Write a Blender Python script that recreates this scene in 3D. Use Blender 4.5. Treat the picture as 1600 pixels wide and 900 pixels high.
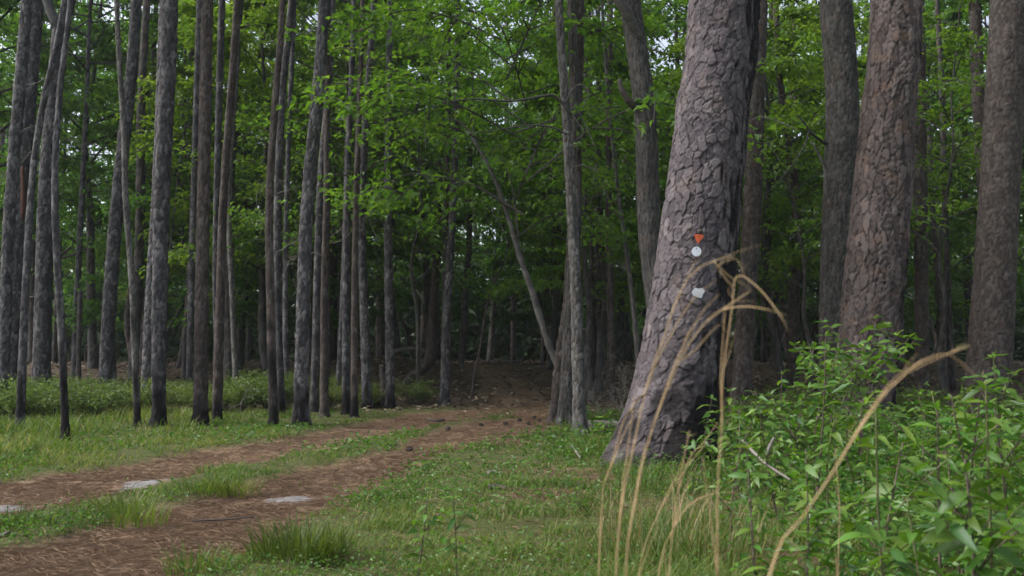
import bpy, math, random
import numpy as np
from mathutils import Vector, Matrix
from mathutils.bvhtree import BVHTree

for _o in list(bpy.data.objects):
    bpy.data.objects.remove(_o)
S = bpy.context.scene
COL = S.collection
PI = math.pi
rng = np.random.default_rng(7)
random.seed(7)

# ------------------------------------------------------------------ camera
CAM_H, PITCH, FPX = 0.9, math.radians(4.72), 1333.3
cam_d = bpy.data.cameras.new('camera')
cam = bpy.data.objects.new('camera', cam_d)
COL.objects.link(cam)
cam.location = (0, 0, CAM_H)
cam.rotation_euler = (PI / 2 + PITCH, 0, 0)
cam_d.sensor_width, cam_d.lens = 36, 30
cam_d.clip_start, cam_d.clip_end = 0.05, 3000
cam_d.dof.use_dof = True
cam_d.dof.focus_distance = 9.0
cam_d.dof.aperture_fstop = 4.5
S.camera = cam

# ------------------------------------------------------------------ light
SUN_EL, SUN_AZ = 50, 266          # azimuth clockwise from +Y: behind the camera, from the left
w = bpy.data.worlds.new('World')
S.world = w
w.use_nodes = True
nt = w.node_tree
bg = nt.nodes['Background']
sky = nt.nodes.new('ShaderNodeTexSky')
sky.sky_type = 'NISHITA'
sky.sun_disc = False
sky.sun_elevation = math.radians(SUN_EL)
sky.sun_rotation = math.radians(SUN_AZ)
sky.air_density, sky.dust_density, sky.ozone_density = 1.0, 4.0, 1.5
pale = nt.nodes.new('ShaderNodeHueSaturation')      # thin overcast: the blue is mostly washed out
pale.inputs['Saturation'].default_value = 0.5
nt.links.new(sky.outputs['Color'], pale.inputs['Color'])
nt.links.new(pale.outputs['Color'], bg.inputs['Color'])
bg.inputs['Strength'].default_value = 0.135
sun_d = bpy.data.lights.new('sun', 'SUN')
sun_d.energy, sun_d.angle = 1.5, math.radians(24)
sun_d.color = (1.0, 0.965, 0.92)
sun = bpy.data.objects.new('sun', sun_d)
COL.objects.link(sun)
_az, _el = math.radians(SUN_AZ), math.radians(SUN_EL)
to_sun = Vector((math.sin(_az) * math.cos(_el), math.cos(_az) * math.cos(_el), math.sin(_el)))
sun.rotation_euler = to_sun.to_track_quat('Z', 'Y').to_euler()
sun.location = to_sun * 40
S.view_settings.view_transform = 'Standard'
S.view_settings.look = 'None'
S.view_settings.gamma = 1
S.view_settings.use_curve_mapping = False
S.view_settings.exposure = 1.25
S.render.engine = 'CYCLES'
cy = S.cycles
cy.use_denoising = True
cy.max_bounces, cy.diffuse_bounces, cy.glossy_bounces, cy.transmission_bounces = 8, 6, 1, 6
cy.caustics_reflective = cy.caustics_refractive = False
cy.use_adaptive_sampling = False
cy.denoising_prefilter = 'FAST'

# ------------------------------------------------------------------ helpers
def ss(a, b, x):
    t = np.clip((np.asarray(x, float) - a) / (b - a), 0, 1)
    return t * t * (3 - 2 * t)

def _hash(ix, iy, iz, seed):
    h = (ix.astype(np.int64) * 374761393 + iy.astype(np.int64) * 668265263 + iz.astype(np.int64) * 2147483647 + seed * 974634777) & 0xFFFFFFFF
    h = ((h ^ (h >> 13)) * 1274126177) & 0xFFFFFFFF
    return ((h ^ (h >> 16)) & 0xFFFFFF) / float(0xFFFFFF)

def vnoise(x, y, z=None, seed=0):
    """value noise in -1..1"""
    x, y = np.asarray(x, float), np.asarray(y, float)
    z = np.zeros_like(x) if z is None else np.asarray(z, float)
    ix, iy, iz = np.floor(x).astype(int), np.floor(y).astype(int), np.floor(z).astype(int)
    fx, fy, fz = x - ix, y - iy, z - iz
    fx, fy, fz = (f * f * (3 - 2 * f) for f in (fx, fy, fz))
    r = 0
    for dx in (0, 1):
        for dy in (0, 1):
            for dz in (0, 1):
                wgt = (fx if dx else 1 - fx) * (fy if dy else 1 - fy) * (fz if dz else 1 - fz)
                r = r + wgt * _hash(ix + dx, iy + dy, iz + dz, seed)
    return r * 2 - 1

def fbm(x, y, z=None, seed=0, octv=3):
    r, a, s = 0, 0.5, 1.0
    for k in range(octv):
        r = r + a * vnoise(x * s, y * s, None if z is None else z * s, seed + k * 17)
        a, s = a * 0.5, s * 2.03
    return r

def mk_mesh(name, V, F, mat=None, attrs=None, smooth=True):
    """V (n,3); F one array or a list of arrays of faces with 3 or 4 corners"""
    Fs = F if isinstance(F, list) else [F]
    Fs = [np.asarray(f, np.int32) for f in Fs if len(f)]
    me = bpy.data.meshes.new(name)
    V = np.asarray(V, np.float32)
    me.vertices.add(len(V))
    me.vertices.foreach_set('co', V.ravel())
    nl = sum(f.size for f in Fs)
    npoly = sum(len(f) for f in Fs)
    me.loops.add(nl)
    me.loops.foreach_set('vertex_index', np.concatenate([f.ravel() for f in Fs]))
    me.polygons.add(npoly)
    st, o = [], 0
    for f in Fs:
        k = f.shape[1]
        st.append(o + np.arange(len(f)) * k)
        o += f.size
    me.polygons.foreach_set('loop_start', np.concatenate(st).astype(np.int32))
    me.update(calc_edges=True)
    me.polygons.foreach_set('use_smooth', np.full(npoly, smooth))
    for k, a in (attrs or {}).items():
        at = me.attributes.new(k, 'FLOAT', 'POINT')
        at.data.foreach_set('value', np.asarray(a, np.float32))
    if mat:
        me.materials.append(mat)
    return me

def link(name, data, parent=None, loc=None):
    o = bpy.data.objects.new(name, data)
    COL.objects.link(o)
    if parent:
        o.parent = parent
    if loc is not None:
        o.location = loc
    return o

def tag(o, label=None, cat=None, group=None, kind=None):
    if label: o['label'] = label
    if cat: o['category'] = cat
    if group: o['group'] = group
    if kind: o['kind'] = kind
    return o

def empty(name, loc, label, cat, group=None, rz=0):
    o = bpy.data.objects.new(name, None)
    COL.objects.link(o)
    o.empty_display_size = 0.1
    o.location = loc
    o.rotation_euler = (0, 0, rz)
    return tag(o, label, cat, group)

def children_of(o):
    return [c for c in bpy.data.objects if c.parent is o]

def copy_thing(proto, loc, rz=0, scale=1, label=None, group=None, parts=None):
    r = proto.copy()
    COL.objects.link(r)
    r.location, r.rotation_euler = loc, (0, 0, rz)
    r.scale = (scale,) * 3 if not hasattr(scale, '__len__') else scale
    if label: r['label'] = label
    if group: r['group'] = group
    for ch, subs in parts:
        c = ch.copy()
        COL.objects.link(c)
        c.parent = r
        for s_ in subs:
            d = s_.copy()
            COL.objects.link(d)
            d.parent = c
    return r

class Acc:
    """gathers pieces of one mesh"""
    def __init__(self):
        self.V, self.F3, self.F4, self.A, self.n = [], [], [], {}, 0
    def add(self, V, F, **attrs):
        V = np.asarray(V, float)
        F = np.asarray(F, int)
        self.V.append(V)
        (self.F3 if F.shape[1] == 3 else self.F4).append(F + self.n)
        for k, a in attrs.items():
            self.A.setdefault(k, []).append(np.broadcast_to(np.asarray(a, float), (len(V),)))
        self.n += len(V)
    def mesh(self, name, mat, smooth=True):
        F = []
        if self.F3: F.append(np.concatenate(self.F3))
        if self.F4: F.append(np.concatenate(self.F4))
        return mk_mesh(name, np.concatenate(self.V), F, mat, {k: np.concatenate(a) for k, a in self.A.items()}, smooth)

def spline(P, n):
    """resample a polyline (k,d) as a Catmull-Rom curve with n points, even in arc length"""
    P = np.asarray(P, float)
    if len(P) < 3:
        t = np.linspace(0, 1, n)[:, None]
        return P[0] * (1 - t) + P[-1] * t
    Q = np.vstack([2 * P[0] - P[1], P, 2 * P[-1] - P[-2]])
    out = []
    for i in range(len(P) - 1):
        p0, p1, p2, p3 = Q[i:i + 4]
        t = np.linspace(0, 1, 24, endpoint=False)[:, None]
        out.append(0.5 * (2 * p1 + (p2 - p0) * t + (2 * p0 - 5 * p1 + 4 * p2 - p3) * t * t + (3 * p1 - p0 - 3 * p2 + p3) * t ** 3))
    out = np.vstack(out + [P[-1:]])
    d = np.r_[0, np.cumsum(np.linalg.norm(np.diff(out[:, :3], axis=0), axis=1))]
    s = np.linspace(0, d[-1], n)
    return np.stack([np.interp(s, d, out[:, k]) for k in range(out.shape[1])], 1)

def tube(P, R, nseg=6, cap=True):
    """tube along points P (n,3) with radii R"""
    P = np.asarray(P, float)
    n = len(P)
    R = np.broadcast_to(np.asarray(R, float), (n,))
    T = np.gradient(P, axis=0)
    T /= np.linalg.norm(T, axis=1)[:, None] + 1e-9
    ref = np.array([0, 0, 1.0]) if abs(T[:, 2].mean()) < 0.8 else np.array([1.0, 0, 0])
    X = np.cross(T, ref)
    X /= np.linalg.norm(X, axis=1)[:, None] + 1e-9
    Y = np.cross(T, X)
    a = np.arange(nseg) / nseg * 2 * PI
    V = P[:, None] + R[:, None, None] * (np.cos(a)[None, :, None] * X[:, None] + np.sin(a)[None, :, None] * Y[:, None])
    V = V.reshape(-1, 3)
    i, j = np.meshgrid(np.arange(n - 1), np.arange(nseg), indexing='ij')
    j2 = (j + 1) % nseg
    F = np.stack([i * nseg + j, i * nseg + j2, (i + 1) * nseg + j2, (i + 1) * nseg + j], -1).reshape(-1, 4)
    if cap:
        V = np.vstack([V, P[:1], P[-1:]])
        j = np.arange(nseg)
        c0 = np.stack([np.full(nseg, n * nseg), (j + 1) % nseg, j, j], -1)
        c1 = np.stack([np.full(nseg, n * nseg + 1), (n - 1) * nseg + j, (n - 1) * nseg + (j + 1) % nseg, (n - 1) * nseg + (j + 1) % nseg], -1)
        return V, F, np.vstack([c0, c1])[:, :3]
    return V, F, None

def add_tube(acc, P, R, nseg=6, **at):
    V, F, C = tube(P, R, nseg)
    base = acc.n
    acc.add(V, F, **at)
    acc.F3.append(C + base)

def leaves(P, D, N, L, W, fold=0.25, droop=0.15):
    """simple two-triangle folded leaves: P base points, D directions, N upward normals"""
    D = D / (np.linalg.norm(D, axis=1)[:, None] + 1e-9)
    X = np.cross(D, N)
    X /= np.linalg.norm(X, axis=1)[:, None] + 1e-9
    N = np.cross(X, D)
    L, W = np.asarray(L)[:, None], np.asarray(W)[:, None]
    mid = P + D * L * 0.42 + N * W * fold
    a, b = mid + X * W * 0.5, mid - X * W * 0.5
    tip = P + D * L - N * L * droop
    n = len(P)
    V = np.stack([P, a, tip, b], 1).reshape(-1, 3)
    i = np.arange(n)[:, None] * 4
    F = np.concatenate([i + [[0, 1, 2]], i + [[0, 2, 3]]], 0)
    return V, F

def unit(n, g=rng):
    v = g.normal(size=(n, 3))
    return v / np.linalg.norm(v, axis=1)[:, None]

# ------------------------------------------------------------------ terrain and pixel -> place
def terrain(x, y):
    x, y = np.asarray(x, float), np.asarray(y, float)
    h = 0.72 * ss(15.6, 27.5, y)
    h = h + 0.55 * np.exp(-((x + 3.6) / 1.9) ** 2 - ((y - 21.5) / 3.0) ** 2)
    h = h + 0.25 * ss(30, 90, y) + 0.10 * fbm(x * 0.35, y * 0.35, seed=3) * ss(14, 20, np.abs(y) + np.abs(x) * 0.5)
    return h + 0.035 * fbm(x * 0.9, y * 0.9, seed=5)

def ray(px, py):
    a, b = (px - 800) / FPX, (450 - py) / FPX
    d = np.array([a, math.cos(PITCH) - b * math.sin(PITCH), math.sin(PITCH) + b * math.cos(PITCH)])
    return d / d[1]                   # unit depth along y

def at(px, py, Y):
    d = ray(px, py)
    return np.array([d[0] * Y, Y, CAM_H + d[2] * Y])

_YS = np.geomspace(0.4, 150, 5000)
def ground_hit(px, py):
    d = ray(px, py)
    z = CAM_H + d[2] * _YS - terrain(d[0] * _YS, _YS)
    k = np.argmax(z < 0)
    Y = _YS[k] if z[k] < 0 else 150.0
    return np.array([d[0] * Y, Y, float(terrain(d[0] * Y, Y))])

def on_ground(px, Y):
    x = (px - 800) / FPX * Y * 1.0
    return np.array([x, Y, float(terrain(x, Y))])

def poly_sd(poly, x, y):
    """signed distance to a polygon, positive inside"""
    inside = np.zeros(len(x), bool)
    dmin = np.full(len(x), 1e9)
    k = len(poly)
    for i in range(k):
        x0, y0 = poly[i]; x1, y1 = poly[(i + 1) % k]
        c = ((y0 > y) != (y1 > y)) & (x < (x1 - x0) * (y - y0) / (y1 - y0 + 1e-12) + x0)
        inside ^= c
        t = np.clip(((x - x0) * (x1 - x0) + (y - y0) * (y1 - y0)) / ((x1 - x0) ** 2 + (y1 - y0) ** 2 + 1e-12), 0, 1)
        dmin = np.minimum(dmin, np.hypot(x - x0 - t * (x1 - x0), y - y0 - t * (y1 - y0)))
    return np.where(inside, dmin, -dmin)

def px_poly(up, lo):
    return [tuple(ground_hit(*p)[:2]) for p in up] + [tuple(ground_hit(*p)[:2]) for p in reversed(lo)]

RUT_A = px_poly([(-700, 862), (-300, 800), (0, 752), (200, 723), (400, 690), (560, 660), (640, 645), (740, 639), (860, 640)],
                [(-700, 960), (-300, 862), (0, 803), (200, 768), (400, 720), (600, 680), (690, 660), (780, 650), (860, 652)])
RUT_B = px_poly([(-500, 1010), (-200, 920), (0, 862), (250, 790), (420, 742), (640, 690), (700, 665), (790, 652), (870, 646)],
                [(-400, 1300), (0, 1020), (280, 905), (440, 832), (600, 758), (680, 710), (760, 690), (870, 668), (885, 655)])
CLIMB = [(-0.75, 14.2), (-0.5, 17), (-0.9, 20), (-1.3, 23.5), (-1.75, 27), (-2.3, 33), (-3, 60), (-1.8, 60), (-1.1, 33), (-0.65, 27), (0.1, 23.5), (0.85, 20), (0.9, 17), (0.85, 14.2)]

def rut(x, y):
    """0..1: bare pine-straw track"""
    x, y = np.asarray(x, float).ravel(), np.asarray(y, float).ravel()
    n = 0.16 * fbm(x * 1.7, y * 1.7, seed=21) + 0.09 * vnoise(x * 7, y * 7, seed=22)
    m = np.maximum(poly_sd(RUT_A, x, y), poly_sd(RUT_B, x, y)) + n
    m2 = poly_sd(CLIMB, x, y) + n * 2
    return np.maximum(ss(-0.09, 0.10, m), 0.9 * ss(-0.2, 0.4, m2))

# ------------------------------------------------------------------ materials
def mat(name):
    m = bpy.data.materials.new(name)
    m.use_nodes = True
    t = m.node_tree
    t.nodes.clear()
    return m, t

def N(t, kind, **kw):
    n = t.nodes.new(kind)
    for k, v in kw.items():
        if k.startswith('i_'):
            n.inputs[k[2:].replace('_', ' ')].default_value = v
        else:
            setattr(n, k, v)
    return n

def ramp(t, fac, stops):
    r = N(t, 'ShaderNodeValToRGB')
    el = r.color_ramp.elements
    while len(el) < len(stops): el.new(0.5)
    for e, (p, c) in zip(el, stops):
        e.position, e.color = p, (*c, 1)
    t.links.new(fac, r.inputs['Fac'])
    return r.outputs['Color']

def mix(t, fac, a, b, mode='MIX'):
    n = N(t, 'ShaderNodeMix', data_type='RGBA', blend_type=mode)
    for sock, v in ((0, fac), (6, a), (7, b)):
        if isinstance(v, (int, float)): n.inputs[sock].default_value = v
        elif isinstance(v, tuple): n.inputs[sock].default_value = (*v, 1)
        else: t.links.new(v, n.inputs[sock])
    return n.outputs[2]

def math_n(t, op, a, b=0.0):
    n = N(t, 'ShaderNodeMath', operation=op)
    for i, v in enumerate((a, b)):
        if isinstance(v, (int, float)): n.inputs[i].default_value = v
        else: t.links.new(v, n.inputs[i])
    return n.outputs[0]

def attr(t, name):
    return N(t, 'ShaderNodeAttribute', attribute_name=name).outputs['Fac']

def obj_random(t):
    return N(t, 'ShaderNodeObjectInfo').outputs['Random']

def bark_mat(name, c_dark, c_mid, c_light, crack, lichen=0.0, rough=0.9, fine=60, warm=(0.30, 0.17, 0.11), warm_amt=0.25):
    m, t = mat(name)
    co = N(t, 'ShaderNodeTexCoord').outputs['Object']
    n1 = N(t, 'ShaderNodeTexNoise', i_Scale=fine * 0.7, i_Detail=3.0, i_Roughness=0.6)
    n2 = N(t, 'ShaderNodeTexNoise', i_Scale=5.0, i_Detail=3.0)
    n3 = N(t, 'ShaderNodeTexNoise', i_Scale=18.0, i_Detail=4.0, i_Roughness=0.7)
    for n in (n1, n2, n3): t.links.new(co, n.inputs['Vector'])
    tone = attr(t, 'tone')
    f = math_n(t, 'ADD', math_n(t, 'MULTIPLY', tone, 0.55), math_n(t, 'MULTIPLY', n1.outputs['Fac'], 0.45))
    c = ramp(t, f, [(0.22, c_dark), (0.5, c_mid), (0.78, c_light)])
    wf = math_n(t, 'MULTIPLY', ss_node(t, n2.outputs['Fac'], 0.5, 0.72), warm_amt)
    c = mix(t, wf, c, warm)
    if lichen:
        lf = math_n(t, 'MULTIPLY', ss_node(t, n3.outputs['Fac'], 0.55, 0.68), lichen)
        c = mix(t, lf, c, (0.22, 0.24, 0.225))
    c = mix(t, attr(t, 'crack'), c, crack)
    c = mix(t, attr(t, 'char'), c, (0.007, 0.006, 0.006))
    hue = N(t, 'ShaderNodeHueSaturation')
    t.links.new(math_n(t, 'ADD', math_n(t, 'MULTIPLY', obj_random(t), 0.35), 0.82), hue.inputs['Value'])
    t.links.new(c, hue.inputs['Color'])
    b = N(t, 'ShaderNodeBsdfPrincipled', i_Roughness=rough)
    b.inputs['Specular IOR Level'].default_value = 0.2
    t.links.new(hue.outputs['Color'], b.inputs['Base Color'])
    bu = N(t, 'ShaderNodeBump', i_Strength=0.4, i_Distance=0.008)
    h = math_n(t, 'ADD', math_n(t, 'MULTIPLY', n1.outputs['Fac'], 0.6), math_n(t, 'MULTIPLY', n3.outputs['Fac'], 0.8))
    t.links.new(h, bu.inputs['Height'])
    t.links.new(bu.outputs['Normal'], b.inputs['Normal'])
    o = N(t, 'ShaderNodeOutputMaterial')
    t.links.new(b.outputs['BSDF'], o.inputs['Surface'])
    return m

def ss_node(t, v, a, b):
    n = N(t, 'ShaderNodeMapRange', interpolation_type='SMOOTHSTEP')
    n.inputs['From Min'].default_value, n.inputs['From Max'].default_value = a, b
    t.links.new(v, n.inputs['Value'])
    return n.outputs['Result']

def leaf_mat(name, stops, trans=0.35, gloss=0.03, rough=0.45, trans_tint=(1.15, 1.25, 0.5), obj_var=0.3, hue_var=0.03):
    """stops: colours over the per-leaf 'tone' attribute"""
    m, t = mat(name)
    c = ramp(t, attr(t, 'tone'), stops)
    hue = N(t, 'ShaderNodeHueSaturation')
    r = obj_random(t)
    t.links.new(math_n(t, 'ADD', math_n(t, 'MULTIPLY', r, obj_var), 1 - obj_var * 0.5), hue.inputs['Value'])
    r2 = math_n(t, 'FRACT', math_n(t, 'MULTIPLY', r, 7.31))
    t.links.new(math_n(t, 'ADD', math_n(t, 'MULTIPLY', r2, hue_var), 0.5 - hue_var * 0.5), hue.inputs['Hue'])
    t.links.new(c, hue.inputs['Color'])
    c = hue.outputs['Color']
    d = N(t, 'ShaderNodeBsdfDiffuse')
    t.links.new(c, d.inputs['Color'])
    tr = N(t, 'ShaderNodeBsdfTranslucent')
    t.links.new(mix(t, 1.0, c, trans_tint, 'MULTIPLY'), tr.inputs['Color'])
    mx = N(t, 'ShaderNodeMixShader', i_Fac=trans)
    t.links.new(d.outputs[0], mx.inputs[1]); t.links.new(tr.outputs[0], mx.inputs[2])
    g = N(t, 'ShaderNodeBsdfGlossy', i_Roughness=rough)
    g.inputs['Color'].default_value = (0.8, 0.85, 0.9, 1)
    m2 = N(t, 'ShaderNodeMixShader', i_Fac=gloss)
    t.links.new(mx.outputs[0], m2.inputs[1]); t.links.new(g.outputs[0], m2.inputs[2])
    o = N(t, 'ShaderNodeOutputMaterial')
    t.links.new(m2.outputs[0], o.inputs['Surface'])
    return m

def plain_mat(name, c1, c2, scale=20, rough=0.8, bump=0.2):
    m, t = mat(name)
    co = N(t, 'ShaderNodeTexCoord').outputs['Object']
    n = N(t, 'ShaderNodeTexNoise', i_Scale=scale, i_Detail=5.0, i_Roughness=0.65)
    t.links.new(co, n.inputs['Vector'])
    c = ramp(t, n.outputs['Fac'], [(0.3, c1), (0.7, c2)])
    b = N(t, 'ShaderNodeBsdfPrincipled', i_Roughness=rough)
    b.inputs['Specular IOR Level'].default_value = 0.25
    t.links.new(c, b.inputs['Base Color'])
    bu = N(t, 'ShaderNodeBump', i_Strength=bump, i_Distance=0.01)
    t.links.new(n.outputs['Fac'], bu.inputs['Height'])
    t.links.new(bu.outputs['Normal'], b.inputs['Normal'])
    o = N(t, 'ShaderNodeOutputMaterial')
    t.links.new(b.outputs['BSDF'], o.inputs['Surface'])
    return m

M = {}
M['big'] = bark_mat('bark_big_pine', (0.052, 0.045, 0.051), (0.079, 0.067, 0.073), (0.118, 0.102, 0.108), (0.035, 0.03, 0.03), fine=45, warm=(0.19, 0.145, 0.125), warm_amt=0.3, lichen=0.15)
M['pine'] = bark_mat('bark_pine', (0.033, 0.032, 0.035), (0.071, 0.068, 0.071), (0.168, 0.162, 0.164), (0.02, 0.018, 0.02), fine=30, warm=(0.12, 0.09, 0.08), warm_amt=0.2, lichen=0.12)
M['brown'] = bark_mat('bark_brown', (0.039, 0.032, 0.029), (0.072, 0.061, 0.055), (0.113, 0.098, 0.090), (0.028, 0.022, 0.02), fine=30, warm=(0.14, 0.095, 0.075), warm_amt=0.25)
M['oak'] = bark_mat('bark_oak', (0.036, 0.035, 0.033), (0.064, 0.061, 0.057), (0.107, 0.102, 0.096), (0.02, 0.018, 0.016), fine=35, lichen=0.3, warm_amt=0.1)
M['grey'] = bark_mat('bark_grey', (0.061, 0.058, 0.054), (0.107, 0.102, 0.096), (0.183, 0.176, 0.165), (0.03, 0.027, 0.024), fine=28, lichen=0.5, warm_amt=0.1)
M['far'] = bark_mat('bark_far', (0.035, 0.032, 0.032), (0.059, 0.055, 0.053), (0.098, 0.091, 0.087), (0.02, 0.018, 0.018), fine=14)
M['twig'] = plain_mat('dead_twig', (0.10, 0.09, 0.078), (0.22, 0.20, 0.175), 12)
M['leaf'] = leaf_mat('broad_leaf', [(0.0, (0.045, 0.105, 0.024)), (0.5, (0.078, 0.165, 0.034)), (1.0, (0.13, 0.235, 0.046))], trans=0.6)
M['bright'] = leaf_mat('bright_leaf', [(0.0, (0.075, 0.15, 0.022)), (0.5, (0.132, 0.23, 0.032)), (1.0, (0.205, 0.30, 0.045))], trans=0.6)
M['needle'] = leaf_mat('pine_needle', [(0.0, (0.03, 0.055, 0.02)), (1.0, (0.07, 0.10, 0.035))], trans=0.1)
M['shrub'] = leaf_mat('shrub_leaf', [(0.0, (0.075, 0.11, 0.034)), (0.5, (0.125, 0.175, 0.05)), (1.0, (0.19, 0.24, 0.08))], trans=0.35, gloss=0.02)
M['plant'] = leaf_mat('seedling_leaf', [(0.0, (0.038, 0.095, 0.018)), (0.5, (0.08, 0.165, 0.026)), (1.0, (0.145, 0.235, 0.040))], trans=0.42, gloss=0.022, obj_var=0.5, hue_var=0.035)
M['stem'] = plain_mat('green_stem', (0.07, 0.09, 0.03), (0.13, 0.13, 0.06), 30)
M['woody'] = plain_mat('woody_stem', (0.06, 0.045, 0.035), (0.13, 0.10, 0.08), 30)
M['grass'] = leaf_mat('grass_blade', [(0.0, (0.05, 0.088, 0.022)), (0.4, (0.095, 0.142, 0.033)), (0.7, (0.15, 0.195, 0.046)), (0.88, (0.19, 0.18, 0.08)), (1.0, (0.34, 0.265, 0.155))], trans=0.38, gloss=0.012)
M['straw'] = plain_mat('dry_straw', (0.33, 0.215, 0.10), (0.50, 0.37, 0.21), 40, rough=0.6)
M['needle_litter'] = leaf_mat('fallen_needle', [(0.0, (0.125, 0.078, 0.050)), (0.5, (0.285, 0.196, 0.128)), (1.0, (0.46, 0.355, 0.255))], trans=0.0, gloss=0.03)
M['litter'] = leaf_mat('fallen_leaf', [(0.0, (0.085, 0.06, 0.043)), (0.5, (0.19, 0.142, 0.102)), (1.0, (0.33, 0.255, 0.19))], trans=0.0, gloss=0.03)
M['sand'] = plain_mat('pale_sand', (0.09, 0.084, 0.083), (0.205, 0.196, 0.193), 9, 0.95, 0.5)
M['log'] = plain_mat('weathered_log', (0.085, 0.076, 0.067), (0.20, 0.183, 0.165), 14, 0.9, 0.5)
M['darkwood'] = plain_mat('dark_dead_wood', (0.03, 0.025, 0.022), (0.09, 0.075, 0.065), 20, 0.9, 0.5)
M['orange'] = plain_mat('orange_plastic', (0.50, 0.085, 0.03), (0.62, 0.13, 0.055), 30, 0.55, 0.05)
M['white'] = plain_mat('white_plastic', (0.60, 0.64, 0.70), (0.74, 0.77, 0.82), 25, 0.5, 0.05)
M['paper'] = plain_mat('weathered_paper', (0.38, 0.40, 0.44), (0.66, 0.68, 0.72), 60, 0.85, 0.6)
M['nail'] = plain_mat('rusty_nail', (0.04, 0.03, 0.03), (0.08, 0.06, 0.05), 40, 0.6, 0.2)
M['rust_leaf'] = plain_mat('rust_bark', (0.045, 0.026, 0.02), (0.12, 0.052, 0.034), 20, 0.9, 0.5)

# ground
def ground_mat():
    m, t = mat('forest_floor')
    co = N(t, 'ShaderNodeNewGeometry').outputs['Position']
    def noise(s, d=5.0, r=0.65, st=None):
        n = N(t, 'ShaderNodeTexNoise', i_Scale=s, i_Detail=d, i_Roughness=r)
        if st:
            mp = N(t, 'ShaderNodeMapping'); mp.inputs['Scale'].default_value = st
            t.links.new(co, mp.inputs['Vector']); t.links.new(mp.outputs[0], n.inputs['Vector'])
        else:
            t.links.new(co, n.inputs['Vector'])
        return n.outputs['Fac']
    n_f, n_m, n_l = noise(70, 6, 0.75), noise(9), noise(1.1, 3)
    f = math_n(t, 'ADD', math_n(t, 'MULTIPLY', n_f, 0.65), math_n(t, 'MULTIPLY', n_m, 0.4))
    straw = ramp(t, f, [(0.30, (0.105, 0.066, 0.042)), (0.50, (0.205, 0.137, 0.090)), (0.66, (0.28, 0.20, 0.14)), (0.8, (0.36, 0.275, 0.205))])
    straw = mix(t, math_n(t, 'MULTIPLY', ss_node(t, n_l, 0.45, 0.7), 0.45), straw, (0.16, 0.115, 0.095))
    turf = ramp(t, f, [(0.3, (0.03, 0.045, 0.016)), (0.55, (0.075, 0.085, 0.03)), (0.78, (0.17, 0.14, 0.075))])
    duff = ramp(t, f, [(0.3, (0.034, 0.027, 0.018)), (0.55, (0.09, 0.07, 0.05)), (0.78, (0.17, 0.135, 0.10))])
    c = mix(t, attr(t, 'wood'), turf, duff)
    c = mix(t, attr(t, 'rut'), c, straw)
    b = N(t, 'ShaderNodeBsdfPrincipled', i_Roughness=0.95)
    b.inputs['Specular IOR Level'].default_value = 0.1
    t.links.new(c, b.inputs['Base Color'])
    bu = N(t, 'ShaderNodeBump', i_Strength=0.8, i_Distance=0.03)
    t.links.new(f, bu.inputs['Height'])
    t.links.new(bu.outputs['Normal'], b.inputs['Normal'])
    o = N(t, 'ShaderNodeOutputMaterial')
    t.links.new(b.outputs['BSDF'], o.inputs['Surface'])
    return m

# ------------------------------------------------------------------ ground sheet
def woods(x, y):
    """0..1: under the trees, leaf litter instead of turf"""
    x, y = np.asarray(x, float), np.asarray(y, float)
    edge = 15.0 + 0.0 * x
    return np.clip(ss(-1, 1.5, y - edge + 1.2 * fbm(x * 0.5, y * 0.5, seed=31)), 0, 1)

def build_ground():
    na = 560
    # angle samples finer in front of the camera
    u = np.linspace(0, 1, na, endpoint=False)
    ang = 2 * PI * (u + 0.11 * np.sin(2 * PI * u) / 1.0) + PI          # densest at angle 0 (+y)... shifted below
    ang = np.sort((ang) % (2 * PI))
    # use a simple blend: 400 samples in +-50 degrees, the rest around
    fr = np.linspace(-math.radians(50), math.radians(50), 330)
    rest = np.linspace(math.radians(50), 2 * PI - math.radians(50), 82)[1:-1]
    ang = np.r_[fr, rest]
    na = len(ang)
    rad = np.r_[np.geomspace(0.6, 40, 250), np.geomspace(42, 900, 36)]
    A, R = np.meshgrid(ang, rad)
    X, Y = (R * np.sin(A)).ravel(), (R * np.cos(A)).ravel()
    Z = terrain(X, Y)
    rm = rut(X, Y)
    near = np.hypot(X, Y) < 30
    Z = Z - 0.045 * rm * near + 0.012 * vnoise(X * 6, Y * 6, seed=9) * near + 0.006 * vnoise(X * 17, Y * 17, seed=10) * (np.hypot(X, Y) < 9)
    nr = len(rad)
    i, j = np.meshgrid(np.arange(nr - 1), np.arange(na), indexing='ij')
    j2 = (j + 1) % na
    F = np.stack([i * na + j, (i + 1) * na + j, (i + 1) * na + j2, i * na + j2], -1).reshape(-1, 4)[:, ::-1]
    V = np.stack([X, Y, Z], 1)
    V = np.vstack([V, [[0, 0, float(terrain(0, 0))]]])
    c = np.full(na, len(V) - 1)
    jj = np.arange(na)
    F3 = np.stack([c, (jj + 1) % na, jj], -1)
    wd = woods(X, Y)
    rm = np.maximum(rm, 0.85 * straw_spot(X, Y) * near)
    me = mk_mesh('ground', V, [F[:, ::-1][:, ::-1], F3], ground_mat(), {'rut': np.r_[rm, 0], 'wood': np.r_[wd, 0]})
    o = link('ground', me)
    tag(o, 'forest floor with grass verges and rusty pine straw wheel tracks', None, None, 'structure')
# (built after the straw masks below)

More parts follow.
